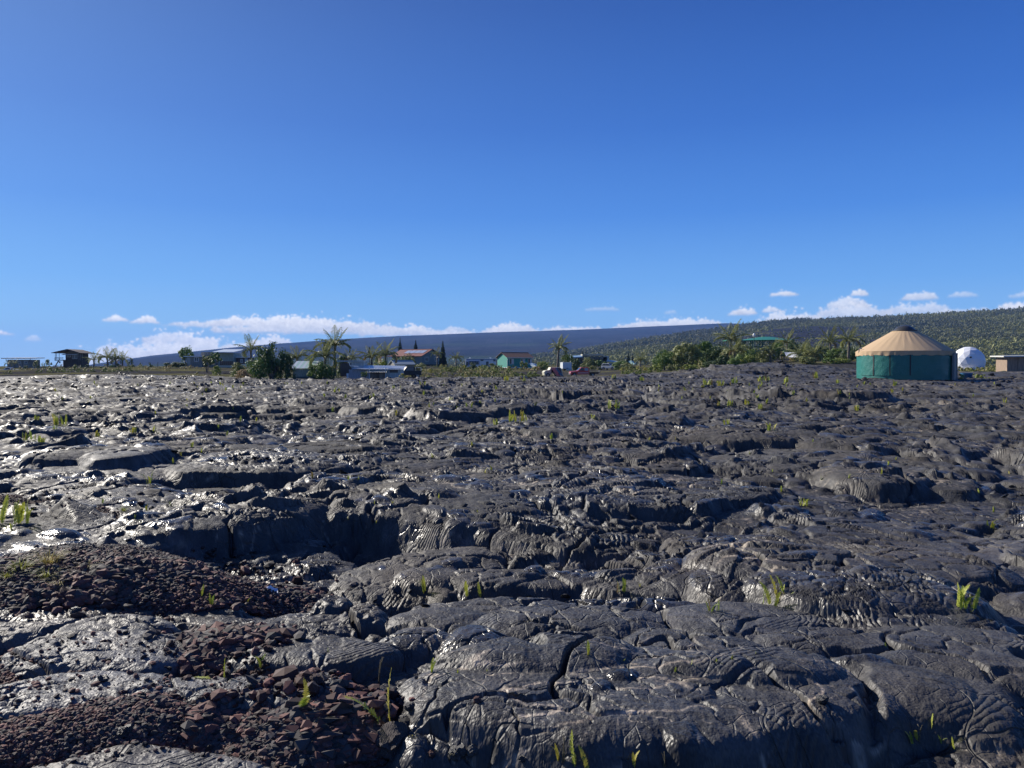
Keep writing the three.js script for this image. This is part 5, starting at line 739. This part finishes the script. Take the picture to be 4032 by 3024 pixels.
// broad-leaved trees and shrubs
const crowns = [leafCloud(11, 2600, .095, 34), leafCloud(12, 2600, .09, 40), leafCloud(13, 2200, .11, 28), leafCloud(14, 2400, .1, 36, (r) => { const a = r() * 6.28, y = r() * 2 - 1, k = Math.sqrt(r()) * (1 - .35 * Math.max(0, y)); return new THREE.Vector3(Math.cos(a) * k, y * .9, Math.sin(a) * k); }), leafCloud(15, 1300, .13, 20, undefined, .26)];
const sparse = [leafCloud(21, 420, .16, 14, undefined, .3), leafCloud(22, 380, .18, 11, undefined, .32), leafCloud(23, 300, .2, 9, undefined, .36)];
function tree(px, pyTop, pyBase, hw, d, mat, label, o = {}) {
  const s = d / FOCAL, p = spot(px, d, .15), g0 = p.y, top = at(px, pyTop, d).y - g0, bot = Math.max(-.2, at(px, pyBase, d).y - g0), R = hw * s, q = rng(px * 3 + d + hw), t = thing(o.name ?? 'leafy_tree', label, o.cat ?? 'tree', p, 0, o.group), cb = o.trunk ? mixv(bot, top, o.trunk) : Math.min(bot, .05), ch = (top - cb) / 2;
  const limbs = []; for (let k = 0; k < (o.limbs ?? 4); k++) { const a = q() * 6.28, e = new THREE.Vector3(Math.cos(a) * R * .55, cb + ch * (.6 + q() * .8), Math.sin(a) * R * .5), m = new THREE.Vector3(e.x * .25, mixv(0, e.y, .5), e.z * .25), c = new THREE.QuadraticBezierCurve3(new THREE.Vector3((q() - .5) * .2 * R, -.3, (q() - .5) * .2 * R), m, e), g = new THREE.TubeGeometry(c, 6, 1, 6), v = g.attributes.position; for (let i = 0; i < v.count; i++) { const kk = Math.floor(i / 7) / 6, cc = c.getPoint(clamp(kk)), r = mixv(.05, .012, kk) * (R + ch) * .7; v.setXYZ(i, cc.x + (v.getX(i) - cc.x) * r, cc.y + (v.getY(i) - cc.y) * r, cc.z + (v.getZ(i) - cc.z) * r); } g.computeVertexNormals(); limbs.push(g); }
  part(t, 'trunk', join(limbs), barkMat);
  const list = o.sparse ? sparse : crowns, c = part(t, 'crown', list[o.v ?? Math.floor(q() * list.length)], mat, [0, cb + ch, 0], [0, q() * 6.28, 0]); c.scale.set(R * .92, ch * .95, R * .92); return t;
}
const bush = (px, py0, py1, hw, d, mat, label, o = {}) => tree(px, py0, py1, hw, d, mat, label, { name: 'shrub', cat: 'shrub', limbs: 3, ...o });
tree(735, 1361, 1442, 31, 172, G.mid, 'round dark green tree left of the stepped roof house', { trunk: .25, v: 1 });
bush(690, 1426, 1447, 42, 168, G.dark, 'dark hedge at the foot of the round tree');
tree(848, 1381, 1462, 26, 122, G.mid, 'umbrella crowned tree with bare stems before the stepped house', { trunk: .42, v: 4 }); tree(816, 1393, 1462, 26, 124, G.olive, 'lower olive green tree beside the umbrella crowned one', { trunk: .3, v: 4 }); bush(852, 1440, 1474, 18, 112, G.light, 'bright yellow green bush below the umbrella crowned tree');
tree(1068, 1352, 1499, 62, 94, G.dark, 'big dark leafy tree in front of the blue grey shed', { trunk: .05, v: 0, limbs: 6 }); tree(1020, 1400, 1499, 52, 93, G.mid, 'left skirt of foliage hanging beside the big dark tree', { trunk: .05, v: 1 }); tree(1125, 1395, 1499, 36, 95, G.dark, 'dark slender tree right of the big dark tree', { trunk: .08, v: 3 }); bush(940, 1428, 1472, 36, 105, G.olive, 'olive shrub left of the big dark tree'); bush(965, 1455, 1492, 34, 96, G.dry, 'dry brown shrub under the big dark tree');
bush(1258, 1418, 1499, 46, 99, G.mid, 'green shrub mound under the short broad palm'); bush(1215, 1405, 1460, 26, 108, G.light, 'yellow green foliage over the tin roof of the blue grey shed'); bush(1302, 1440, 1499, 30, 98, G.mid, 'dense shrub left of the brown board wall'); bush(1345, 1395, 1440, 26, 130, G.dark, 'dark bush behind the tallest palm trunk'); tree(1436, 1460, 1496, 17, 97, G.light, 'small bright tree in front of the lavender wall', { trunk: .3, v: 4 }); bush(1500, 1415, 1442, 34, 125, G.light, 'light green shrub behind the white tin roof'); bush(1600, 1395, 1450, 34, 160, G.olive, 'round olive tree in front of the red roofed house', { v: 0 }); bush(1560, 1405, 1440, 22, 165, G.mid, 'green bush under the red roof eaves'); bush(1650, 1430, 1462, 34, 165, G.olive, 'grey green bush below the red roofed house'); bush(1590, 1470, 1495, 22, 98, G.yellow, 'yellow green bush at the right end of the shacks', { sparse: 1 }); bush(1625, 1455, 1490, 24, 115, G.light, 'loose bush right of the dark truck', { sparse: 1 });
bush(1862, 1428, 1456, 15, 205, G.dark, 'dark bush before the left end of the motor home'); bush(1900, 1434, 1458, 20, 200, G.light, 'bright bush before the middle of the motor home'); bush(1936, 1430, 1458, 16, 198, G.olive, 'olive bush between motor home and teal house'); tree(2062, 1418, 1458, 20, 192, G.light, 'light bush in front of the teal wall at its right corner', { v: 4, trunk: .1 }); bush(2100, 1440, 1468, 30, 170, G.dry, 'dry grey bush right of the teal house', { sparse: 1 });
tree(2232, 1391, 1432, 24, 172, G.mid, 'round bright green tree beside the lone palm', { v: 1, trunk: .1 }); bush(2262, 1405, 1440, 26, 176, G.dark, 'reddish dark bush left of the long low house'); bush(2138, 1420, 1448, 26, 185, G.light, 'bush in the grass left of the lone palm'); bush(2320, 1408, 1442, 36, 215, G.olive, 'tall dry olive hedge below the pale roof'); bush(2370, 1412, 1442, 26, 212, G.mid, 'green hedge behind the silver car'); bush(2440, 1420, 1450, 36, 195, G.mid, 'shrubs right of the silver car'); bush(2475, 1428, 1452, 26, 188, G.olive, 'low olive shrub under the small green canopy');
[[2615, 1378, 45, 'left end'], [2660, 1362, 52, 'left shoulder'], [2712, 1350, 58, 'crest'], [2768, 1346, 60, 'highest hump'], [2825, 1358, 50, 'right shoulder']].forEach(([px, y, hw, w], i) => tree(px, y, 1454, hw, 128 + (i % 2) * 4, [G.mid, G.olive, G.olive, G.mid, G.dark][i], `leafy tree forming the ${w} of the big thicket`, { v: i % 4, trunk: .02, group: 'trees of the big thicket' }));
[[2590, 1425, 30, G.light, 'yellow green bush at the left foot of the big thicket'], [2650, 1428, 34, G.olive, 'olive bush along the foot of the big thicket'], [2725, 1430, 36, G.light, 'light bush below the crest of the big thicket'], [2800, 1420, 40, G.dark, 'darkest shrub at the right foot of the big thicket'], [2850, 1400, 34, G.dark, 'dark shrub right of the highest hump']].forEach(([px, y, hw, m, l]) => bush(px, y, 1452, hw, 122, m, l));
[[2930, 1352, 38, G.olive, 'olive tree right of the dead spiked palm'], [2965, 1368, 40, G.mid, 'green tree below the white globe lamp'], [3010, 1362, 38, G.olive, 'tree before the left half of the pavilion'], [3060, 1350, 34, G.mid, 'tree before the right half of the pavilion'], [3130, 1345, 40, G.dark, 'dark tree at the right end of the pavilion'], [3180, 1360, 42, G.olive, 'olive tree right of the pavilion'], [3235, 1365, 40, G.dark, 'dark tree midway between pavilion and yurt'], [3290, 1372, 42, G.mid, 'green tree behind the lava mound'], [3350, 1368, 36, G.dark, 'dark tree nearest the yurt wall'], [3400, 1352, 30, G.olive, 'olive tree showing just behind the yurt roof edge']].forEach(([px, y, hw, m, l], i) => tree(px, y, 1440, hw, 142 - (i % 3) * 5, m, l, { v: i % 4, trunk: .02 }));
[[2900, 1395, 34, G.mid, 'leafy shrub below the drooping palm'], [2950, 1400, 32, G.light, 'light shrub at the back of the lava mound'], [3185, 1402, 40, G.olive, 'olive shrub right of the second canopy'], [3265, 1405, 36, G.mid, 'shrub on the right flank of the mound'], [3320, 1410, 34, G.light, 'light shrub in front of the windblown palm']].forEach(([px, y, hw, m, l]) => bush(px, y, 1440, hw, 118, m, l));
[[424, 1432, 26, 225, G.mid, 'green bush under the palm clump'], [300, 1434, 16, 250, G.olive, 'olive bush before the lookout house'], [325, 1436, 14, 248, G.dark, 'dark bush right of the lookout house'], [519, 1415, 15, 200, G.dark, 'thin dark sapling between the palm clump and the poles'], [552, 1428, 8, 205, G.dark, 'tiny sapling right of the thin dark sapling'], [594, 1425, 10, 198, G.dark, 'small sapling on the skyline left of the round tree'], [110, 1440, 24, 212, G.dark, 'dark bush behind the white pickup'], [148, 1420, 22, 240, G.olive, 'sparse tree right of the flat roofed house'], [182, 1416, 22, 238, G.olive, 'second sparse tree before the row of posts'], [350, 1434, 14, 240, G.dark, 'low bush by the palm right of the lookout house'], [460, 1432, 18, 226, G.mid, 'green bush at the right of the palm clump']].forEach(([px, y, hw, d, m, l]) => bush(px, y, 1448, hw, d, m, l, { sparse: 1 }));
// weedy plants round the yurt
[[3700, 1462, 22, 61, 'leafy green weeds left of the yurt door'], [3735, 1458, 16, 61.5, 'tall weeds right against the yurt door'], [3772, 1470, 22, 64, 'weeds between yurt door and blue tub'], [3848, 1468, 24, 68, 'weeds right of the blue tub'], [3880, 1472, 18, 68, 'thin weeds right of the blue tub patch'], [3960, 1460, 26, 95, 'yellowish weeds before the plywood shed']].forEach(([px, y, hw, d, l]) => bush(px, y, 1499, hw, d, G.light, l, { sparse: 1 }));
// dark pines
function pine(px, pyTop, pyBase, hw, d, label) {
  const s = d / FOCAL, p = spot(px, d), top = at(px, pyTop, d).y - p.y, t = thing('pine_tree', label, 'pine tree', p), q = rng(px), pos = [], tiers = 26, R = hw * s * 1.25, lo = Math.max(.3, at(px, pyBase, d).y - p.y - 1.5);
  part(t, 'trunk', new THREE.CylinderGeometry(.05, .2, top, 8).translate(0, top / 2, 0), barkMat);
  for (let k = 0; k < tiers; k++) { const u = k / tiers, y = mixv(lo, top, u), r = R * (1 - u * .92) * (.75 + q() * .35), n = 9; for (let i = 0; i < n; i++) { const a = (i + q() * .6) / n * 6.28, c = Math.cos(a), sn = Math.sin(a), w = r * .2 + .06, dy = r * (.22 + q() * .2); for (let m = 0; m < 3; m++) { const r0 = r * m / 3, r1 = r * (m + 1.25) / 3, y0 = y - dy * .3 * m / 3, y1 = y0 + dy * .45; pos.push(c * r0, y0, sn * r0, c * r1 - sn * w, y1, sn * r1 + c * w, c * r1 + sn * w, y1, sn * r1 - c * w); pos.push(c * r0, y0 + w, sn * r0, c * r1, y1 - w, sn * r1, c * r1, y1 + w, sn * r1); } } }
  const g = new THREE.BufferGeometry(); g.setAttribute('position', new THREE.Float32BufferAttribute(pos, 3)); g.computeVertexNormals(); part(t, 'crown', g, G.pine);
}
pine(1576, 1328, 1395, 11, 300, 'left tall dark pine behind the red roofed house'); pine(1637, 1338, 1385, 10, 320, 'second tall pine rising over the solar panels'); pine(1744, 1341, 1430, 14, 215, 'nearest dark pine right of the red roofed house'); pine(1455, 1364, 1395, 8, 330, 'far pine top behind the pair of palms'); pine(2294, 1381, 1400, 4, 420, 'small far pine over the pale roof'); pine(2307, 1380, 1400, 4, 430, 'second small far pine over the pale roof'); pine(2474, 1386, 1424, 8, 330, 'solitary pine left of the big thicket'); pine(2491, 1390, 1412, 4, 420, 'tiny pine right of the solitary pine');

// ferns: stiff upright fronds with two rows of leaflets
function fernFrond(seed, bend, n = 22, wide = .105) {
  const r = rng(seed), pos = [], pts = []; let x = 0, y = 0, a = 1.5; const K = 24; for (let k = 0; k <= K; k++) { pts.push([x, y, a]); a -= bend / K * (.4 + 1.2 * k / K); x += Math.cos(a) / K; y += Math.sin(a) / K; }
  const quad = (p, q, s, u) => pos.push(...p, ...q, ...s, ...p, ...s, ...u);
  for (let k = 0; k < K; k++) { const w = .009 * (1 - k / K) + .002; quad([pts[k][0], pts[k][1], -w], [pts[k + 1][0], pts[k + 1][1], -w], [pts[k + 1][0], pts[k + 1][1], w], [pts[k][0], pts[k][1], w]); quad([pts[k][0] - w, pts[k][1], 0], [pts[k + 1][0] - w, pts[k + 1][1], 0], [pts[k + 1][0] + w, pts[k + 1][1], 0], [pts[k][0] + w, pts[k][1], 0]); }
  for (let i = 0; i < n; i++) for (const s of [1, -1]) { const t = .13 + .86 * (i + (s > 0 ? 0 : .45)) / n, k = Math.min(K, Math.floor(t * K)), [x0, y0, aa] = pts[k], L1 = wide * Math.pow(Math.sin(Math.PI * clamp(.16 + t * .8)), .7) * (.85 + r() * .3), hw = .42 / n, ux = Math.cos(aa), uy = Math.sin(aa), f = .28 * L1, cu = .25 * L1 * (r() - .2), c = [x0 + ux * f * .6 - uy * cu, y0 + uy * f * .6 + ux * cu, s * L1 * .55], e = [x0 + ux * f - uy * cu * 1.6, y0 + uy * f + ux * cu * 1.6, s * L1];
    quad([x0 - ux * hw, y0 - uy * hw, 0], [c[0] - ux * hw, c[1] - uy * hw, c[2]], [c[0] + ux * hw, c[1] + uy * hw, c[2]], [x0 + ux * hw, y0 + uy * hw, 0]); pos.push(c[0] - ux * hw, c[1] - uy * hw, c[2], ...e, c[0] + ux * hw, c[1] + uy * hw, c[2]); }
  const g = new THREE.BufferGeometry(); g.setAttribute('position', new THREE.Float32BufferAttribute(pos, 3)); g.computeVertexNormals(); return g;
}
const fernNear = [fernFrond(1, .35), fernFrond(2, .8), fernFrond(3, 1.3), fernFrond(4, .15)], fernMid = [fernFrond(5, .3, 9, .17), fernFrond(6, .8, 9, .18), fernFrond(7, .15, 9, .17)];
const fernMats = [leafMat(.46, .50, .07, .5), leafMat(.33, .42, .07, .5), leafMat(.54, .49, .08, .5), leafMat(.34, .24, .10, .4)];
function fern(px, py, h, n, label, o = {}) {
  const p = hit(px, py); p.y = groundAt(p.x, p.z) - .015;
  const len = (h > 34 ? 1.25 : .95) * h / FOCAL * -p.z, t = thing('sword_fern', label, 'fern', p, 0, o.group), q = rng(px * 13 + py), near = h > 34, list = near ? fernNear : fernMid;
  for (let i = 0; i < n; i++) { const f = part(t, 'frond', list[Math.floor(q() * list.length)], o.mat ?? fernMats[q() < .55 ? 0 : q() < .5 ? 1 : q() < .75 ? 2 : 3]), s = len * (i ? .55 + q() * .5 : 1.05), a = q() * 6.28, w = n > 4 ? .1 : .04; f.scale.set(s, s, s); f.position.set((q() - .5) * len * w * n, 0, (q() - .5) * len * w * n * .6); f.rotation.order = 'YXZ'; f.rotation.set((q() - .5) * .5, a, (q() - .4) * .35); }
  if (o.fronds) t.children.forEach((f, i) => { const v = o.fronds[i]; if (v) { const s = 1.1 * v[0] / FOCAL * -p.z; f.scale.set(s, s, s); f.rotation.set(v[2] ?? 0, v[1] ?? 0, v[3] ?? 0); f.geometry = fernNear[v[4] ?? 0]; f.position.set(0, 0, 0); } });
  return t;
}
[[1198, 2828, 135, 3, 'bright fern with two feathery fronds above the red stone pile'], [1545, 2895, 250, 3, 'pair of tallest ferns by the largest grey block', { fronds: [[265, .2, 0, .22, 0], [250, Math.PI, .15, -.5, 1], [70, .3, 0, -.2, 0]] }], [1025, 2630, 62, 3, 'upright fern at the right end of the upper clinker heap'], [885, 2668, 80, 2, 'fern with one frond upright and one lying on the clinker', { fronds: [[85, 0, 0, .1, 3], [115, Math.PI, 0, -1.35, 3]] }], [2265, 3012, 150, 3, 'tall fern rising from the bottom edge under the mound', { fronds: [[150, .5, 0, .3, 0], [60, 2, 0, 0, 3], [50, 1, 0, 0, 3]] }], [2318, 3020, 85, 1, 'single upright frond right of the tall bottom fern'], [2200, 2995, 60, 2, 'yellowed short fern left of the tall bottom fern', { mat: fernMats[2] }], [2500, 3024, 62, 2, 'fern frond at the bottom edge right of centre'], [1700, 2645, 62, 3, 'three frond fern in the hollow left of the shiny toes'], [1802, 2648, 24, 2, 'tiny fern below the shiny lava toes'], [1915, 2642, 20, 1, 'very small fern at the tip of the shiny toes'], [2318, 2582, 58, 4, 'fern with brown and green fronds on the middle of the mound'], [2455, 2605, 24, 2, 'low fern right of the mound fern'], [2658, 2640, 30, 2, 'small fern on the long crack of the mound'], [1668, 2332, 60, 4, 'fern at the left mouth of the dark trench'], [1840, 2350, 62, 2, 'leaning fern in the middle of the dark trench'], [1892, 2348, 58, 1, 'single frond right of the leaning trench fern'], [2442, 2332, 58, 5, 'fern tuft at the right end of the dark trench'], [2520, 2308, 30, 2, 'small fern right of the trench fern tuft'],
  [3046, 2382, 105, 7, 'tall yellow green fern beside the ropy lava'], [2812, 2404, 58, 6, 'spreading fern at the back edge of the smooth slab'], [3798, 2398, 95, 7, 'tall fern near the right edge above the broad slab'], [2722, 2616, 34, 1, 'single frond at the left end of the broad slab crack'], [2822, 2610, 26, 2, 'pair of tiny fronds between small domes'], [2880, 2590, 26, 3, 'tiny yellow fern by the small domes'], [2978, 2575, 18, 1, 'lone small frond behind the small domes'], [3590, 2935, 52, 2, 'fern in the left of the dark cavity at lower right'], [3612, 2925, 62, 1, 'taller frond in the dark cavity'], [3665, 2880, 56, 1, 'frond standing before the lobe over the cavity'], [3705, 2938, 38, 2, 'small pair of fronds in the middle of the cavity'], [3756, 2938, 48, 1, 'single frond at the right of the cavity'], [3488, 2545, 26, 1, 'small frond at the end of the shiny lava tubes'], [792, 2350, 46, 2, 'fern on the cinder slope left of the plastic scrap'], [832, 2390, 52, 4, 'fern clump at the edge of the dark pit'], [970, 2385, 36, 4, 'brownish fern below the plastic scrap'], [1290, 2565, 28, 1, 'tiny fern on the small dome at left centre'],
  [40, 2060, 92, 14, 'large fern bunch at the left edge'], [45, 2085, 36, 4, 'small fern below the large bunch at the left edge']].forEach((a) => fern(...a));
const MIDF = 'ferns of the middle distance', FARF = 'small far ferns';
[[592, 1905, 46, 5], [683, 1826, 28, 2], [715, 1795, 24, 2], [755, 1762, 26, 4], [793, 1780, 24, 2], [119, 1735, 36, 9], [168, 1742, 34, 9], [145, 1660, 26, 6], [238, 1675, 44, 12], [215, 1690, 24, 6], [381, 1718, 32, 6], [403, 1980, 26, 2], [531, 2040, 26, 3], [577, 2010, 30, 3], [525, 1705, 28, 7], [608, 1702, 26, 5], [862, 1692, 24, 2], [895, 1714, 26, 4], [946, 1660, 26, 2], [1010, 1660, 24, 3], [1310, 1616, 26, 3], [1230, 1882, 34, 2], [1370, 1890, 24, 2], [1412, 1892, 28, 3], [1474, 1985, 22, 2], [1546, 1980, 18, 4], [1560, 1634, 26, 3], [2033, 1662, 42, 16], [1951, 1674, 30, 7], [2174, 1730, 28, 5], [1728, 1960, 26, 3], [1910, 1856, 26, 2], [1935, 1850, 26, 2], [2418, 1616, 36, 11], [2336, 1650, 24, 5], [1838, 1602, 20, 4], [1800, 1602, 16, 5], [2107, 1602, 20, 4], [1702, 1798, 26, 3], [1856, 1758, 22, 3], [3037, 1698, 36, 7], [2860, 1670, 26, 9], [2830, 1598, 24, 5], [2874, 1602, 28, 8], [2942, 1595, 26, 7], [2995, 1606, 26, 6], [3374, 1616, 26, 6], [3306, 1556, 26, 5], [3471, 1866, 32, 3], [3498, 1830, 22, 4], [3528, 1810, 18, 3], [3040, 1858, 16, 3], [3232, 1895, 20, 2], [2841, 1906, 26, 3], [3076, 1938, 28, 3], [3164, 1992, 36, 8], [3342, 1882, 24, 4], [3904, 2078, 42, 5], [3912, 2015, 26, 4], [3853, 1938, 24, 3], [3975, 1862, 16, 2], [1690, 1604, 22, 3], [3960, 1585, 24, 6], [2660, 1725, 18, 2], [2360, 1940, 16, 2], [1880, 2015, 16, 2], [1370, 2052, 22, 2], [1480, 2065, 20, 2], [670, 1990, 22, 2], [2555, 1735, 18, 2], [3200, 1740, 16, 2], [2950, 1790, 16, 2]].forEach(([x, y, h, n]) => { const size = n > 7 ? 'bushy' : n > 4 ? 'medium' : 'sparse', zone = x < 700 ? 'at far left' : x < 1500 ? 'left of centre' : x < 2300 ? 'at centre' : x < 3200 ? 'right of centre' : 'at far right', row = y > 1850 ? 'nearer' : 'farther'; fern(x, y, h, n, `${size} yellow green fern on the ${row} middle lava ${zone}`, { group: MIDF }); });
{ const q = rng(321); for (let i = 0; i < 95; i++) { const px = q() * 4032, py = 1512 + q() * q() * 130; fern(px, py, 9 + q() * 16 * (py - 1440) / 130, 2 + Math.floor(q() * 4), `tiny yellow green fern far out on the ${px < 1340 ? 'left' : px < 2690 ? 'middle' : 'right'} third of the lava`, { group: FARF }); } [[2790, 1520, 34, 10], [2838, 1518, 26, 9], [2893, 1510, 30, 8], [2990, 1502, 26, 9], [3020, 1500, 26, 9], [3092, 1508, 28, 8], [3210, 1490, 30, 8], [2060, 1500, 22, 9], [1990, 1500, 24, 10], [1320, 1545, 18, 6], [2415, 1490, 20, 9], [2530, 1500, 22, 8], [3520, 1520, 26, 6], [3300, 1510, 22, 5]].forEach(([x, y, h, n]) => fern(x, y, h, n, 'tuft of yellow green fern along the far edge of the lava', { group: 'fern tufts at the far edge of the flow' })); }

// grass tufts on the cinder and scrub on the plain
function grassGeo(seed, n, w) { const r = rng(seed), pos = []; for (let i = 0; i < n; i++) { const a = r() * 6.28, b = r() * .25, l = .5 + r() * .5, e = .3 + r() * .7, x0 = Math.cos(a) * b, z0 = Math.sin(a) * b, x1 = x0 + Math.cos(a) * l * e * .5, z1 = z0 + Math.sin(a) * l * e * .5, x2 = x0 + Math.cos(a) * l * e * 1.1, z2 = z0 + Math.sin(a) * l * e * 1.1, px = -Math.sin(a) * w, pz = Math.cos(a) * w, y1 = l * .7, y2 = l * (1.1 - e * .5); pos.push(x0 - px, 0, z0 - pz, x0 + px, 0, z0 + pz, x1, y1, z1, x1 - px * .8, y1, z1 - pz * .8, x1 + px * .8, y1, z1 + pz * .8, x2, y2, z2); pos.push(x0 - px, 0, z0 - pz, x1 + px * .8, y1, z1 + pz * .8, x1 - px * .8, y1, z1 - pz * .8); } const g = new THREE.BufferGeometry(); g.setAttribute('position', new THREE.Float32BufferAttribute(pos, 3)); g.computeVertexNormals(); return g; }
const tufts = [grassGeo(1, 70, .012), grassGeo(2, 90, .012), grassGeo(3, 60, .015)], straw = leafMat(.42, .36, .13, .4), lime = leafMat(.38, .40, .07, .45);
[[80, 2255, 50, 'tallest grass tuft at the left of the cinder slope'], [195, 2225, 52, 'straw coloured tuft at the back of the cinder slope'], [185, 2282, 40, 'green tuft in the middle of the grass patch'], [238, 2312, 44, 'lower lime tuft of the grass patch'], [272, 2328, 28, 'small tuft at the right foot of the grass patch'], [352, 2246, 30, 'thin tuft alone on the right of the grass patch'], [25, 2280, 30, 'pale tuft at the left edge of the cinder slope'], [260, 2275, 22, 'tiny tuft right of the green tuft'], [488, 2010, 18, 'dry tuft by the long lava slab at left']].forEach(([px, py, h, l], i) => { const p = hit(px, py); const m = solo('grass_tuft', tufts[i % 3], i % 2 ? straw : lime, l, 'grass', 'grass tufts on the cinder'), s = h / FOCAL * -p.z; m.position.set(p.x, groundAt(p.x, p.z) - .01, p.z); m.scale.set(s * 2.2, s * 1.5, s * 2.2); m.rotation.y = i; });
{
  const q = rng(66), Mx = new THREE.Matrix4(), Q = new THREE.Quaternion(), E = new THREE.Euler(), P = new THREE.Vector3(), S = new THREE.Vector3(), C = new THREE.Color(), mat = leafMat(1, 1, 1, .3);
  const lists = [[], [], []];
  for (let n = 0; n < 16000; n++) { const px = -600 + q() * 5200, d = 105 + q() * q() * 240, x = (px - CX) / FOCAL * d, z = -d, k = fbm(x * .05 + 4, z * .05 + 9, 3) + (q() - .5) * .4; if (px > 2120 && px < 2450 && d < 210) continue; if (k < (px < 1500 && d < 230 ? .26 : .06) || (px > 2560 && px < 3400 && d < 118)) continue; const s = .18 + q() * q() * .55, dry = sst(-.1, .3, fbm(x * .03 + 60, z * .03, 2) + (q() - .5) * .4); lists[n % 3].push([x, groundY(x, z) - .03, z, s, mixv(.22, .48, dry), mixv(.26, .40, dry), mixv(.06, .19, dry)]); }
  const geos = [tufts[0], sparse[2], sparse[1]];
  lists.forEach((a, k) => { const m = new THREE.InstancedMesh(geos[k], mat, a.length); m.name = numbered('dry_scrub'); shade(m); a.forEach(([x, y, z, s, r, g, b], i) => { E.set(0, q() * 6.28, 0); Mx.compose(P.set(x, y + (k ? s * .5 : 0), z), Q.setFromEuler(E), S.set(s * 1.3, s, s * 1.3)); m.setMatrixAt(i, Mx); m.setColorAt(i, C.setRGB(r, g, b)); }); m.userData = { kind: 'stuff', label: 'dry grass and low scrub on the plain around the houses', category: 'scrub' }; scene.add(m); });
  console.log('scrub', lists.map((a) => a.length).join());
}
// single scrub bushes before the houses
{ const q = rng(909); for (let i = 0; i < 90; i++) { const px = 1600 + q() * 1000, d = 105 + q() * 90, h = 8 + q() * 16; if (px > 2130 && px < 2450 && d < 210) continue; const g = spot(px, d), pyB = 1446 + (EYE - g.y) / d * FOCAL; bush(px, pyB - h, pyB, 8 + q() * 14, d, [G.light, G.yellow, G.olive, G.light][i % 4], 'low yellow green scrub bush on the plain between shacks and thicket', { sparse: 1, group: 'scrub bushes on the plain' }); } }
// thin dry stems
{ const st = (px, py, h, lab) => { const p = hit(px, py); const y = groundAt(p.x, p.z), H = h / FOCAL * -p.z, q = rng(px), gs = []; for (let k = 0; k < 3; k++) { const a = (q() - .5) * .5; gs.push(new THREE.TubeGeometry(new THREE.QuadraticBezierCurve3(new THREE.Vector3((q() - .5) * .04, 0, 0), new THREE.Vector3(a * H * .3, H * .6, (q() - .5) * .06), new THREE.Vector3(a * H, H * (.7 + q() * .3), (q() - .5) * .1)), 8, .0025, 4)); } const m = solo('dry_stem', join(gs), stemMat, lab, 'stem'); m.position.set(p.x, y - .01, p.z); }; st(1492, 2690, 130, 'bare dry stems behind the tallest ferns'); st(2225, 3000, 110, 'thin dry stems beside the tall bottom fern'); st(2620, 3015, 80, 'bent dry stalk at the bottom edge right of centre'); st(3060, 2380, 110, 'dry stalks among the fern beside the ropy lava'); st(3620, 2925, 90, 'curved bare stem in the dark cavity'); }
console.log('plants done');
renderer.render(scene, camera);
